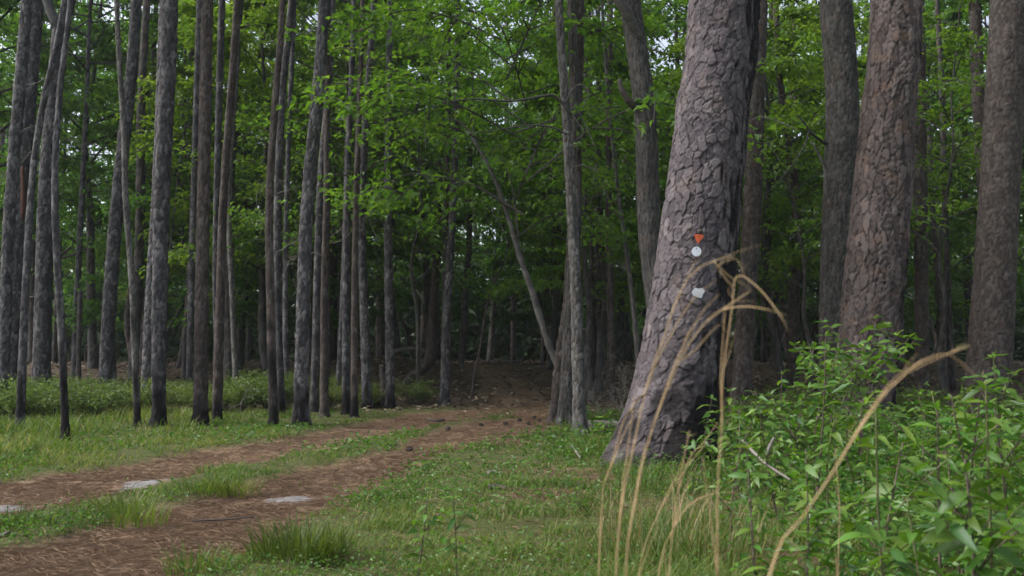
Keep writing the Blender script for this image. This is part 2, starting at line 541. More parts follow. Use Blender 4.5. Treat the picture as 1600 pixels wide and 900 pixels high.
# ------------------------------------------------------------------ trunks
def trunk_arrays(P, R, nseg, step, cell, depth, seed, furrow=1.0, z_fine=1e9, flare=0.35, char=None, want_ids=False, flare_h=0.3, cw=0.06):
    """P (k,3) centreline, R radii; bark plates from a jittered-cell pattern round the trunk"""
    PR = np.c_[P, R]
    L = np.linalg.norm(np.diff(np.asarray(P, float), axis=0), axis=1).sum()
    dense = spline(PR, max(40, int(L / 0.05)))
    d = np.r_[0, np.cumsum(np.linalg.norm(np.diff(dense[:, :3], axis=0), axis=1))]
    s_f = np.interp(min(z_fine, dense[-1, 2]), dense[:, 2], d)
    s = np.r_[np.arange(0, s_f, step), np.arange(s_f, d[-1], 0.35), d[-1]]
    C = np.stack([np.interp(s, d, dense[:, k]) for k in range(4)], 1)
    c, r = C[:, :3], C[:, 3]
    g = np.random.default_rng(seed)
    n = len(s)
    th = np.arange(nseg) / nseg * 2 * PI
    TH, SS = np.meshgrid(th, s)
    # root flare with lobes
    ph = g.uniform(0, 2 * PI, 3)
    lob = 1 + 0.45 * np.cos(4 * TH + ph[0]) + 0.3 * np.cos(7 * TH + ph[1])
    rad = r[:, None] * (1 + flare * np.exp(-SS / flare_h) * lob)
    rad = rad * (1 + 0.035 * np.cos(2 * TH + ph[2] + SS * 0.8) + 0.02 * vnoise(np.cos(TH) * 2 + 9, np.sin(TH) * 2 + SS * 1.3, seed=seed))
    # cells
    rm = float(np.mean(r[: max(2, int(s_f / max(step, 1e-3)))]))
    nc = max(5, int(round(2 * PI * rm / cell[0])))
    x0, y0 = np.cos(TH) * rm, np.sin(TH) * rm
    hf = step < 0.02
    wu = 0.5 * vnoise(x0 / cell[0] * 0.33 + 5, y0 / cell[0] * 0.33, SS / cell[1] * 0.4, seed=seed + 31) + 0.30 * vnoise(x0 / cell[0] * 0.7, y0 / cell[0] * 0.7, SS / cell[1] * 0.9, seed=seed + 1)
    wv = 0.55 * vnoise(x0 / cell[0] * 0.33 + 15, y0 / cell[0] * 0.33, SS / cell[1] * 0.4, seed=seed + 32) + 0.35 * vnoise(x0 / cell[0] * 0.8 + 40, y0 / cell[0] * 0.8, SS / cell[1] * 0.9, seed=seed + 2)
    if hf:
        wu = wu + 0.16 * vnoise(x0 / cell[0] * 2.6, y0 / cell[0] * 2.6, SS / cell[0] * 2.4, seed=seed + 11)
        wv = wv + 0.13 * vnoise(x0 / cell[0] * 2.6 + 9, y0 / cell[0] * 2.6, SS / cell[0] * 2.4, seed=seed + 12)
    uu, vv = TH / (2 * PI) * nc + wu, SS / cell[1] + wv
    iu, iv = np.floor(uu).astype(int), np.floor(vv).astype(int)
    f1 = np.full(uu.shape, 9.0); f2 = np.full(uu.shape, 9.0); idd = np.zeros(uu.shape, int)
    for dv in (-1, 0, 1, 2):
        for du in (-2, -1, 0, 1, 2):
            cv = iv + dv
            off = np.where(cv % 2 == 0, 0.0, 0.5)
            cu = iu + du
            cm = cu % nc
            px = cu + off + 0.5 + 0.38 * (2 * _hash(cm, cv, cm * 0, seed) - 1) - 0.25
            py = cv + 0.5 + 0.42 * (2 * _hash(cm, cv, cm * 0 + 1, seed) - 1)
            dd = np.hypot(uu - px, (vv - py) * furrow)
            new = dd < f1
            f2 = np.where(new, f1, np.minimum(f2, dd))
            idd = np.where(new, cv * 4096 + cm, idd)
            f1 = np.where(new, dd, f1)
    e = f2 - f1
    cwv = cw * (0.6 + 0.8 * np.clip(0.5 + vnoise(x0 * 9, y0 * 9, SS * 5, seed=seed + 21), 0, 1))
    plate = ss(0.0, cwv, e) if hf else ss(0.02, 0.24, e)
    tone = _hash(idd, idd * 0, idd * 0 + 5, seed)
    t2 = _hash(idd, idd * 0 + 3, idd * 0 + 2, seed)
    tilt = (vv - np.floor(vv) - 0.5)
    nz = vnoise(x0 * 60, y0 * 60, SS * 60, seed=seed + 5) + 0.7 * vnoise(x0 * 110, y0 * 110, SS * 90, seed=seed + 6) if step < 0.02 else 0
    flake = 0
    if hf:       # thin flakes lifting off each plate, in two steps
        q = fbm(x0 * 30, y0 * 30, SS * 24, seed=seed + 14) + 0.8 * (t2 - 0.5)
        flake = 0.42 * (ss(0.05, 0.09, q) + ss(-0.25, -0.21, q) - 1)
    disp = depth * (plate * (0.45 + 0.75 * t2) - 0.35 * tilt * plate * (t2 - 0.3) + 0.16 * nz + flake)
    lowf = fbm(x0 * 6, y0 * 6, SS * 4, seed=seed + 8)
    rad = rad + disp - depth * 0.6
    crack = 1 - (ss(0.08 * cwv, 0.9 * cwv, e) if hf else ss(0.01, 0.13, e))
    ch = np.zeros_like(rad) if char is None else char(TH, SS, lowf)
    rad = rad - depth * 0.5 * ch * (ch > 0.3)
    tone = np.clip(tone * 0.8 + 0.1 + 0.35 * lowf + (0.5 * flake if hf else 0), 0, 1)
    # rings stay level
    V = np.stack([c[:, 0:1] + rad * np.cos(TH), c[:, 1:2] + rad * np.sin(TH), np.broadcast_to(c[:, 2:3], rad.shape)], -1).reshape(-1, 3)
    i, j = np.meshgrid(np.arange(n - 1), np.arange(nseg), indexing='ij')
    j2 = (j + 1) % nseg
    F = np.stack([i * nseg + j, i * nseg + j2, (i + 1) * nseg + j2, (i + 1) * nseg + j], -1).reshape(-1, 4)
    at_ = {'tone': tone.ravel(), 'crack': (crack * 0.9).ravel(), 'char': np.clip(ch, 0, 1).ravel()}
    return V, F, at_, idd.ravel(), (TH.ravel(), SS.ravel())

def char_low(h, k=0.9):
    def f(TH, SS, lowf):
        return k * (1 - ss(h * 0.35, h * 1.5, SS + lowf * h * 1.3 + 0.25 * h * np.cos(TH * 2)))
    return f

# pine crown, shared by all the tall pines
def pine_crown_mesh(seed=3, H=5.0, n_br=22):
    g = np.random.default_rng(seed)
    wood, ndl = Acc(), Acc()
    for b in range(n_br):
        z = H * (0.02 + 0.95 * (b + g.uniform(0, 1)) / n_br)
        az = b * 2.4 + g.uniform(-0.3, 0.3)
        ln = (1 - 0.75 * z / H) * g.uniform(1.3, 2.4)
        d = np.array([math.cos(az), math.sin(az), 0])
        P = spline([[0, 0, z], d * ln * 0.5 + [0, 0, z + 0.12 * ln], d * ln + [0, 0, z + 0.30 * ln]], 7)
        add_tube(wood, P, np.linspace(0.03, 0.008, 7), 5, tone=0.4, crack=0, char=0)
        k = int(ln * 6)
        for q in range(k):
            p = P[min(6, 2 + int(g.uniform(0, 5)))] + g.normal(0, 0.14, 3)
            m = 16
            D = unit(m, g) + d * 0.5 + [0, 0, 0.35]
            V, F = leaves(np.repeat(p[None], m, 0), D, unit(m, g), g.uniform(0.13, 0.22, m), np.full(m, 0.012), 0, 0.1)
            ndl.add(V, F, tone=np.repeat(g.uniform(0, 1, m), 4))
    return wood.mesh('pine_limbs', M['pine'], False), ndl.mesh('pine_needles', M['needle'], False)

PINE_CROWNS = [pine_crown_mesh(3), pine_crown_mesh(4)]

def twig_mesh(name, paths, material, nseg=5):
    a = Acc()
    for P, r0, r1 in paths:
        P = spline(P, max(4, 3 * len(P)))
        add_tube(a, P, np.linspace(r0, r1, len(P)), nseg, tone=0.5, crack=0, char=0)
    return a.mesh(name, material)

def random_dead_branch(g, base, direction, length, r):
    """one crooked dead branch with twigs"""
    paths = []
    def grow(p, d, ln, r, lev):
        pts = [p]
        k = 4
        for i in range(k):
            d = d + g.normal(0, 0.28, 3)
            d = d / np.linalg.norm(d)
            p = p + d * ln / k
            pts.append(p)
            if lev < 2 and i > 0:
                for _ in range(g.integers(1, 3)):
                    d2 = d + g.normal(0, 0.75, 3)
                    grow(p, d2 / np.linalg.norm(d2), ln * g.uniform(0.3, 0.55), r * 0.5, lev + 1)
        paths.append((pts, r, r * 0.35))
    grow(np.asarray(base, float), np.asarray(direction, float) / np.linalg.norm(direction), length, r, 0)
    return paths

TREES = []          # (root, trunk mesh arrays) kept for placing things on trunks

def tall_tree(kind, pts, D, w0, w1, label, group, H=15, char_h=0.0, name='pine_tree', cell=None, depth=None, crown=True, dead=0,
              nseg=None, step=None, flare=0.8, furrow=0.62, ext_taper=0.35, zone=None, seed=None, flare_h=0.14):
    """pts: pixel points from the base upward; D: depth (None: where the base pixel meets the ground)"""
    seed = seed if seed is not None else (abs(hash((pts[0][0], pts[0][1]))) % 9973)
    if D is None:
        D = ground_hit(*pts[0])[1]
    base = on_ground(pts[0][0], D) if pts[0][1] < 0 else None
    W = [at(px, py, D) for px, py in pts]
    x, y, z = W[0]
    gz = float(terrain(x, D))
    # let the lowest point meet the ground along the trunk's own direction
    d0 = W[1] - W[0]
    W[0] = W[0] + d0 * ((gz - 0.12 - z) / d0[2])
    x = W[0][0]
    root = empty(name, (x, D, gz), label, 'tree', group)
    r0, r1 = w0 / 2 / FPX * D, w1 / 2 / FPX * D
    zs = np.array([p[2] for p in W])
    rr = list(r0 + (r1 - r0) * np.clip((zs - zs[0]) / (zs[-1] - zs[0]), 0, 1))
    top = W[-1]
    z_fine = top[2] + 0.4
    dirn = (W[-1] - W[-2]) / (W[-1] - W[-2])[2]
    dirn = dirn * [0.6, 1, 1]
    if H > top[2] + 1:
        for f in (0.5, 1.0):
            W.append(top + dirn * (H - top[2]) * f)
            rr.append(r1 * (1 - (1 - ext_taper) * f))
    P = np.array(W) - [x, D, gz]
    near = D < 20
    cell = cell or ((0.06, 0.10) if kind != 'oak' else (0.04, 0.2))
    depth = depth if depth is not None else (0.015 if r0 > 0.08 else 0.008)
    nseg = nseg or (max(18, min(48, int(w0 * 1.8))) if near else 14)
    step = step or (0.024 if near else 0.07)
    V, F, A, ids, ts = trunk_arrays(P, rr, nseg, step, cell, depth, seed, furrow, z_fine - gz, flare, char_low(char_h) if char_h else None, flare_h=flare_h)
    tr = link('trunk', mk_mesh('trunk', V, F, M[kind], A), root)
    if crown:
        wm, nm = PINE_CROWNS[seed % 2]
        g = np.random.default_rng(seed)
        tp = P[-1]
        cr = link('crown', nm, root, (tp[0], tp[1], tp[2] - 4.2)); cr.rotation_euler[2] = g.uniform(0, 6)
        lb = link('limbs', wm, cr)
    g = np.random.default_rng(seed + 1)
    for k in range(dead):
        zz = g.uniform(*(zone or (2.0, 5.0)))
        c = np.array([np.interp(zz, P[:, 2], P[:, q]) for q in range(3)])
        az = g.uniform(0, 2 * PI)
        paths = random_dead_branch(g, c, [math.cos(az), math.sin(az) * 0.7, g.uniform(-0.1, 0.5)], g.uniform(0.5, 1.3), 0.010)
        link('dead_branch', twig_mesh('dead_branch', paths, M['twig']), root)
    TREES.append((root, V + [x, D, gz], F, A, ids, ts))
    return root, P, D, gz

# ------------------------------------------------------------------ the marked big pine
def char_big(TH, SS, lowf):
    # black fire scar on the side facing away from the camera's left: centred at TH ~ -0.25 (towards +x), wider near the ground
    c = np.cos(TH + 0.10)
    lim = 0.52 + 0.12 * ss(1.2, 3.0, SS) - 0.55 * (1 - ss(0.1, 1.5, SS))
    a = ss(-0.12, 0.16, c - lim - 0.03 + 0.75 * lowf + 0.34 * vnoise(TH * 9, SS * 3.5, seed=19) + 0.22 * vnoise(TH * 22, SS * 9, seed=20))
    foot = 1 - ss(0.1, 0.75, SS + lowf * 1.3)
    return np.clip(np.maximum(a * 0.95, foot * 0.8), 0, 0.97)

def big_pine():
    pts = [(1029, 735), (1036, 700), (1060, 600), (1081, 460), (1098, 320), (1115, 160), (1132, 0)]
    wd = [150, 146, 138, 130, 124, 117, 111]
    D = ground_hit(1030, 728)[1]
    W = [at(px, py, D) for px, py in pts]
    x, gz = W[0][0], float(terrain(W[0][0], D))
    root = empty('pine_tree', (x, D, gz), 'huge leaning pine with scaly plates, a charred side and trail markers', 'tree', 'large pines by the track')
    W[0] = W[0] - [0.02, 0, 0.12]
    rr = [q / 2 / FPX * D for q in wd]
    d = (W[-1] - W[-2]) / (W[-1] - W[-2])[2] * [0.4, 1, 1]
    top = W[-1]
    for f in (0.33, 0.66, 1): 
        W.append(top + d * 12.5 * f); rr.append(rr[6] * (1 - 0.6 * f))
    P = np.array(W) - [x, D, gz]
    V, F, A, ids, (th, sv) = trunk_arrays(P, rr, 420, 0.0082, (0.080, 0.105), 0.010, 77, 0.74, 4.2, 0.42, char_big, flare_h=0.26, cw=0.09)
    # split the plates that face the camera into pieces of their own
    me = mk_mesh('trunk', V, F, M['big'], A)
    nrm = np.zeros(len(V) * 3, np.float32)
    me.vertices.foreach_get('normal', nrm)
    nrm = nrm.reshape(-1, 3)
    split_plates(root, me, V, F, A, ids, nrm, th, sv, 'big', 290, 0.35, 3.9)
    TREES.append((root, V + [x, D, gz], F, A, ids, (th, sv)))
    wm, nm = PINE_CROWNS[0]
    tp = P[-1]
    cr = link('crown', nm, root, (tp[0], tp[1], tp[2] - 4.5)); cr.scale = (1.6, 1.6, 1.1)
    link('limbs', wm, cr)
    return root, V + [x, D, gz], F

def split_plates(root, me_old, V, F, A, ids, nrm, th, sv, mkey, most, smin, smax):
    fid = ids[F[:, 0]]
    fcr = (A['crack'][F].max(1) > 0.55)
    fth, fs = th[F[:, 0]], sv[F[:, 0]]
    facing = (np.sin(fth) < -0.12) & (fs > smin) & (fs < smax) & ~fcr
    u, cnt = np.unique(fid[facing], return_counts=True)
    best = u[np.argsort(-cnt)][:most]
    sel = facing & np.isin(fid, best)
    def sub(mask, name):
        f = F[mask]
        vi, inv = np.unique(f.ravel(), return_inverse=True)
        m = mk_mesh(name, V[vi], inv.reshape(-1, 4), M[mkey], {k: a[vi] for k, a in A.items()})
        m.normals_split_custom_set_from_vertices([tuple(q) for q in nrm[vi]])
        return m
    tr = link('trunk', sub(~sel, 'trunk'), root)
    order = np.argsort(fid, kind='stable')
    for b in best:
        m = sel & (fid == b)
        if m.sum() < 12: continue
        link('bark_plate', sub(m, 'bark_plate'), tr)
    bpy.data.meshes.remove(me_old)

bp_root, bp_V, bp_F = big_pine()
bp_tree = BVHTree.FromPolygons([tuple(v) for v in bp_V[: 420 * 500]], [tuple(int(i) for i in f) for f in bp_F[:420 * 499]])

# second plated pine, to the side of the first
def second_pine():
    pts = [(1341, 672), (1347, 630), (1355, 560), (1363, 480), (1377, 320), (1389, 160), (1400, 0)]
    wd = [96, 92, 89, 87, 84, 80, 77]
    D = 10.8
    W = [at(px, py, D) for px, py in pts]
    x, gz = W[0][0], float(terrain(W[0][0], D))
    root = empty('pine_tree', (x, D, gz), 'thick pine with deep plated bark standing behind the leafy seedling thicket', 'tree', 'large pines by the track')
    W[0][2] = gz - 0.12
    rr = [q / 2 / FPX * D for q in wd]
    d = (W[-1] - W[-2]) / (W[-1] - W[-2])[2] * [0.4, 1, 1]
    top = W[-1]
    for f in (0.5, 1): 
        W.append(top + d * 12 * f); rr.append(rr[6] * (1 - 0.6 * f))
    P = np.array(W) - [x, D, gz]
    def ch(TH, SS, lowf):
        c = np.cos(TH + 0.15)
        return np.clip(np.maximum(0.93 * ss(-0.1, 0.15, c - 0.80 - 0.15 * ss(1, 4, SS) + 0.42 * lowf), 0.5 * (1 - ss(0.3, 1.0, SS + lowf))), 0, 0.95)
    V, F, A, ids, (th, sv) = trunk_arrays(P, rr, 190, 0.016, (0.092, 0.22), 0.016, 91, 0.66, 6.2, 0.12, ch, cw=0.11)
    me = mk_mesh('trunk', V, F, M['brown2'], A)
    nrm = np.zeros(len(V) * 3, np.float32)
    me.vertices.foreach_get('normal', nrm)
    split_plates(root, me, V, F, A, ids, nrm.reshape(-1, 3), th, sv, 'brown2', 290, 0.6, 5.6)
    wm, nm = PINE_CROWNS[1]
    tp = P[-1]
    cr = link('crown', nm, root, (tp[0], tp[1], tp[2] - 4.5)); cr.scale = (1.5, 1.5, 1.1)
    link('limbs', wm, cr)
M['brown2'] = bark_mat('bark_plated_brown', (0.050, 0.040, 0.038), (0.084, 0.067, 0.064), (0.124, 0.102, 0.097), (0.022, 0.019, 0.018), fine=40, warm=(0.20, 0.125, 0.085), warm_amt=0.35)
second_pine()

# ------------------------------------------------------------------ the pines in view
GP = 'slender pines along the grassy verge'
pines = [
 # kind, pts, D, w0, w1, label, kwargs
 ('pine', [(2, 650), (9, 480), (16, 320), (42, 0)], None, 18, 16, 'grey pine at the picture edge, leaning over the first verge shrubs', dict(char_h=0.5, dead=2)),
 ('pine', [(16, 625), (22, 500), (30, 330), (58, 0)], 17.5, 24, 22, 'stout grey pine with an orange burnt scar, behind the edge pine', dict(dead=2)),
 ('pine', [(31, 675), (38, 500), (49, 300), (66, 170), (96, 30)], None, 13, 9, 'thin pine with black foot crossing two stouter grey trunks', dict(char_h=0.9, H=11)),
 ('pine', [(64, 625), (68, 450), (73, 300), (84, 160), (94, 46)], 16.5, 27, 22, 'stout grey pine forking high up into two arms', dict(crown=False, H=0, dead=3, zone=(4.5, 6.8))),
 ('pine', [(103, 689), (97, 540), (86, 320), (92, 160), (110, 0)], None, 12, 8, 'very thin pine with jet black foot alone in the grass', dict(char_h=1.2, H=11)),
 ('pine', [(114, 625), (121, 450), (131, 250), (140, 40)], 21, 10, 6, 'faint thin pole far behind the forked pine', dict(H=12)),
 ('pine', [(163, 630), (171, 480), (184, 310), (206, 107), (213, 0)], 17, 21, 17, 'dark pine crossed in front by a lighter slim trunk', dict(char_h=0.4)),
 ('grey', [(215, 667), (207, 450), (197, 320), (193, 200), (182, 0)], None, 11, 7, 'slim pale trunk crossing before the dark pine', dict(char_h=0.9, H=11)),
 ('pine', [(229, 640), (236, 480), (247, 300), (258, 0)], 15, 19, 17, 'pine hidden half behind the thick straight dark pine', dict()),
 ('pine', [(248, 665), (249, 480), (253, 300), (261, 140), (266, 0)], None, 21, 24, 'thick straight dark pine with blackened foot near the track', dict(char_h=0.6)),
 ('grey', [(254, 620), (262, 440), (276, 300), (290, 190)], 20, 4, 3, 'pale leafless pole leaning beside the thick dark pine', dict(H=0, crown=False)),
 ('pine', [(296, 635), (299, 450), (303, 300), (312, 0)], 17.5, 11, 9, 'narrow shaded pine partly hidden by a straight reddish pine', dict()),
 ('brown', [(313, 665), (315, 480), (319, 250), (324, 0)], None, 22, 17, 'straight reddish pine with charred foot and flaky bark', dict(char_h=0.8)),
 ('pine', [(345, 640), (338, 480), (339, 300), (347, 0)], 15.5, 11, 10, 'thin pine wedged behind a leaning trunk pair', dict()),
 ('brown', [(339, 660), (344, 480), (350, 300), (371, 0)], None, 15, 11, 'slim brown pine leaning across a straighter thin pine', dict(char_h=0.6)),
 ('grey', [(370, 632), (363, 470), (358, 300), (368, 120), (372, 0)], 16.5, 9, 8, 'slender pale pine bowed next to the leaning brown pine', dict(char_h=0.4)),
 ('brown', [(428, 668), (423, 480), (421, 310), (432, 135), (442, 0)], None, 14, 10, 'slim pine with blackened foot, dead twigs beside it', dict(char_h=1.0, dead=1)),
 ('pine', [(439, 650), (434, 480), (435, 300), (442, 135), (456, 0)], 13.6, 14, 11, 'shaded pine close behind the twiggy slim pine', dict(char_h=0.5)),
 ('pine', [(447, 640), (446, 450), (450, 250), (460, 0)], 16, 9, 7, 'thin dim trunk third in line from the twiggy slim pine', dict(dead=2)),
 ('pine', [(470, 664), (474, 480), (481, 310), (497, 142), (507, 0)], None, 24, 17, 'stout tapering pine with sooty foot at the verge edge', dict(char_h=0.7)),
 ('pine', [(491, 645), (495, 480), (501, 285), (515, 120), (520, 0)], 14.3, 13, 9, 'grey pine just behind the stout tapering pine', dict(char_h=0.5, dead=1)),
 ('brown', [(507, 652), (507, 480), (511, 300), (511, 213), (513, 0)], None, 13, 9, 'brown smooth trunk with twiggy dead side branches', dict(dead=3, zone=(1.6, 4.2))),
 ('pine', [(526, 640), (531, 560), (537, 420), (541, 250)], 16.5, 9, 6, 'thin leaning pole at the foot of twin pines', dict(H=9)),
 ('pine', [(541, 648), (541, 480), (543, 300), (549, 125), (553, 0)], None, 13, 7, 'lighter one of the two twin slender pines', dict(char_h=0.6)),
 ('brown', [(554, 652), (554, 480), (557, 300), (563, 125), (567, 0)], None, 12, 7, 'darker one of the two twin slender pines', dict(char_h=0.5)),
 ('pine', [(574, 638), (569, 480), (565, 320), (574, 160), (584, 0)], None, 15, 10, 'straight grey pine after the twins with a curved foot', dict(char_h=0.3)),
 ('pine', [(610, 638), (608, 480), (606, 300), (607, 135), (611, 0)], None, 14, 9, 'lone straight pine where the verge meets the dark bank', dict(char_h=0.4)),
 ('pine', [(694, 632), (699, 480), (709, 300), (713, 160), (716, 0)], None, 14, 8, 'straight pine standing on the dark bank beside the track', dict()),
]
for kind, pts, D, w0, w1, lab, kw in pines:
    r_ = tall_tree(kind, pts, D, w0, w1, lab, GP, seed=pts[0][0] * 7 + 13, **kw)
    if 'forking' in lab:
        root, P, D_, gz = r_
        t0 = P[-1]
        for q in ([(94, 46), (80, 20), (66, -30), (50, -120)], [(94, 46), (108, 14), (116, -30), (126, -120)], [(97, 50), (122, 42), (140, 30)]):
            W = np.array([at(a, b, D_) for a, b in q]) - np.array(root.location)
            a_ = Acc()
            pp = spline(W, 12)
            add_tube(a_, pp, np.linspace(0.10 if len(q) == 4 else 0.03, 0.05 if len(q) == 4 else 0.012, 12), 10, tone=0.5, crack=0.0, char=0.0)
            link('limb', a_.mesh('limb', M['pine']), root)
    if 'orange burnt' in lab:
        root, P, D_, gz = r_
        W = np.array([at(a, b, D_) for a, b in [(40, 262), (42, 290), (42, 320), (41, 345)]]) - np.array(root.location) - [0, 0.13, 0]
        a_ = Acc()
        add_tube(a_, spline(W, 10), np.array([.02, .04, .035, .05, .04, .055, .05, .045, .04, .015]), 8)
        link('burnt_scar', a_.mesh('burnt_scar', M['rust_leaf']), root)

GR = 'mixed trunks beyond the bend of the track'
right = [
 ('brown', [(867, 655), (876, 560), (888, 470), (897, 320), (903, 150), (907, 0)], None, 19, 13, 'leaning pine with flaky reddish foot behind two grey trunks', dict(depth=0.018, cell=(0.09, 0.14), H=13, name='pine_tree')),
 ('oak', [(883, 662), (888, 560), (893, 470), (900, 320), (899, 180), (893, 0)], None, 23, 14, 'dark upright hardwood between flaky pine and pale trunk', dict(name='hardwood_tree', crown=False, H=11)),
 ('grey', [(906, 676), (903, 560), (900, 450), (893, 320), (885, 178), (877, 71), (873, 0)], None, 21, 12, 'pale grey hardwood trunk at the track bend with side branches', dict(name='hardwood_tree', crown=False, H=11)),
 ('brown', [(955, 645), (954, 480), (951, 320), (952, 120), (953, 0)], 17.5, 12, 9, 'straight brown trunk in shade behind the marked pine', dict(dead=3, zone=(1.5, 5))),
 ('oak', [(942, 640), (940, 560), (937, 480), (934, 380), (935, 200)], 21, 13, 9, 'broad dim trunk next to the straight brown one', dict(name='hardwood_tree', H=12)),
 ('grey', [(1002, 640), (995, 540), (984, 430), (967, 310), (955, 200), (946, 90), (938, -40)], 14.5, 8, 5, 'thin curved pale trunk bending away from the marked pine', dict(name='hardwood_tree', crown=False, H=0, dead=2)),
 ('oak', [(1050, 640), (1034, 520), (1018, 400), (1013, 320), (1008, 178), (997, 90), (985, 0)], 10.5, 40, 31, 'grey furrowed oak with a broken stub, behind the marked pine', dict(name='oak_tree', crown=False, H=9, cell=(0.022, 0.16), depth=0.012, nseg=70, step=0.03)),
 ('brown', [(1158, 620), (1165, 500), (1176, 320), (1181, 160), (1187, 0)], 14.5, 32, 24, 'reddish pine tucked close behind the marked pine', dict()),
 ('brown', [(1238, 620), (1240, 480), (1243, 310), (1229, 190), (1216, 110), (1212, 0)], 19.4, 18, 9, 'crooked pine bending between leafy maples', dict(H=11, crown=False)),
 ('oak', [(1304, 650), (1306, 500), (1312, 320), (1316, 160), (1306, 0)], 12.5, 48, 50, 'dark rough barked oak before the thick plated pine', dict(name='oak_tree', crown=False, H=10, cell=(0.03, 0.12), depth=0.016, nseg=76, step=0.03, flare=0.1)),
 ('brown', [(1440, 630), (1440, 480), (1439, 320), (1437, 180), (1436, 0)], 16.5, 21, 17, 'straight slim pine between two thick plated pines', dict()),
 ('far', [(1477, 620), (1472, 500), (1458, 340), (1452, 200)], 19, 10, 7, 'thin dark trunk leaning in shade beyond the thicket', dict(crown=False, H=6, name='hardwood_tree')),
 ('brown', [(1538, 650), (1546, 560), (1560, 320), (1569, 160), (1578, 0)], 12.6, 62, 56, 'thick pine with small brown scales at the thicket end', dict(cell=(0.05, 0.09), depth=0.013, nseg=90, step=0.022, flare=0.1)),
 ('brown', [(1556, 640), (1550, 480), (1537, 300), (1529, 160), (1523, 0)], 15.0, 18, 17, 'slimmer pine crossing behind the small scaled thick pine', dict()),
 ('grey', [(1149, 640), (1190, 480), (1191, 400), (1196, 300)], 19, 5, 3, 'pale pole standing in the gap beside the marked pine', dict(H=0, crown=False, name='hardwood_tree')),
]
RT, SPR = {}, []
for kind, pts, D, w0, w1, lab, kw in right:
    RT[lab] = tall_tree(kind, pts, D, w0, w1, lab, GR, seed=pts[0][0] * 3 + 5, **kw)

def limb(root, pix, D, r0, r1, name='limb', mk='oak', nseg=10, dy=None):
    dy = dy or [0] * len(pix)
    W = np.array([at(a, b, D + e) for (a, b), e in zip(pix, dy)]) - np.array(root.location)
    pp = spline(W, 6 * len(pix))
    rr = np.linspace(r0, r1, len(pp)) * (1 + 0.12 * vnoise(np.arange(len(pp)) * 0.7, np.arange(len(pp)) * 0.0, seed=int(pix[0][0])))
    a_ = Acc()
    add_tube(a_, pp, rr, nseg, tone=np.tile(0.5, 1)[0], crack=0.0, char=0.0)
    return link(name, a_.mesh(name, M[mk]), root)

oak = RT['grey furrowed oak with a broken stub, behind the marked pine']
limb(oak[0], [(997, 62), (985, 32), (972, 8), (950, -22), (920, -70)], oak[2], 0.075, 0.05, dy=[-0.05, -0.15, -0.2, -0.2, -0.2])
limb(oak[0], [(1000, 166), (988, 163), (977, 150), (970, 136), (968, 124)], oak[2], 0.06, 0.028, 'broken_stub', 'rust_dark' if 'rust_dark' in M else 'brown', dy=[0, -0.12, -0.18, -0.2, -0.2])
pale = RT['pale grey hardwood trunk at the track bend with side branches']
for q, r in (([(893, 180), (870, 152), (850, 150), (800, 158), (740, 155), (690, 160)], 0.020), ([(886, 210), (860, 198), (820, 196), (780, 203), (735, 208)], 0.014),
             ([(884, 160), (895, 140), (908, 132), (920, 145), (910, 170)], 0.012), ([(896, 262), (910, 258), (925, 264), (940, 268)], 0.010), ([(889, 226), (897, 228), (903, 232)], 0.01),
             ([(893, 176), (905, 195), (912, 205), (905, 215), (893, 208)], 0.008)):
    limb(pale[0], q, pale[2], r, r * 0.35, 'branch', 'oak', 6, dy=[-0.1 - 0.05 * i for i in range(len(q))])
for lab_, rz_, sc_ in (('dark upright hardwood between flaky pine and pale trunk', 0.5, 0.95), ('pale grey hardwood trunk at the track bend with side branches', 3.0, 1.0)):
    root_, P_, D_, gz_ = RT[lab_]
    SPR.append((root_, P_, rz_, sc_))
dark_oak = RT['dark rough barked oak before the thick plated pine']
limb(dark_oak[0], [(1292, 225), (1276, 214), (1264, 204), (1255, 190), (1246, 180)], dark_oak[2], 0.03, 0.012, 'branch', 'oak', 7, dy=[0.0, -.1, -.15, -.2, -.2])
limb(dark_oak[0], [(1264, 204), (1258, 225), (1240, 255), (1215, 285), (1195, 305)], dark_oak[2], 0.012, 0.004, 'branch', 'oak', 6, dy=[-.15, -.2, -.3, -.4, -.5])
limb(dark_oak[0], [(1292, 300), (1288, 262), (1278, 240), (1268, 222)], dark_oak[2], 0.03, 0.012, 'branch', 'grey', 7)

# leaning forked trunk and the odd stems by the bend
def odd_stem(name, kind, pix, D, r0, r1, label, cat='tree', group=None, nseg=12, dy=None, part='trunk'):
    base = at(*pix[0], D)
    gz = float(terrain(base[0], D))
    root = empty(name, (base[0], D, gz), label, cat, group)
    W = np.array([at(a, b, D + (dy[i] if dy else 0)) for i, (a, b) in enumerate(pix)]) - [base[0], D, gz]
    W[0][2] = min(W[0][2], -0.05)
    PRn = max(16, int(np.linalg.norm(np.diff(W, axis=0), axis=1).sum() / 0.06))
    pp = spline(W, PRn)
    rr = np.linspace(r0, r1, PRn) * (1 + 0.10 * vnoise(np.arange(PRn) * 0.45, np.zeros(PRn), seed=int(pix[0][0])))
    a_ = Acc()
    tn = np.repeat(0.5 + 0.4 * vnoise(np.arange(PRn) * 0.8, np.zeros(PRn) + 4, seed=3), nseg)
    V, F, C = tube(pp, rr, nseg)
    V[:PRn * nseg] += 0.06 * r0 * rng.normal(size=(PRn * nseg, 3))
    a_.add(V, F, tone=np.r_[tn, 0.5, 0.5], crack=0.0, char=0.0)
    a_.F3.append(C)
    link(part, a_.mesh(part, M[kind]), root)
    return root
yst = odd_stem('hardwood_tree', 'grey', [(880, 640), (874, 582), (858, 540), (845, 500), (828, 445), (812, 400), (796, 345), (783, 306), (765, 262), (745, 226), (732, 204)], 13.3, 0.065, 0.022,
               'pale crooked trunk leaning over the track towards the clearing', group=GR)
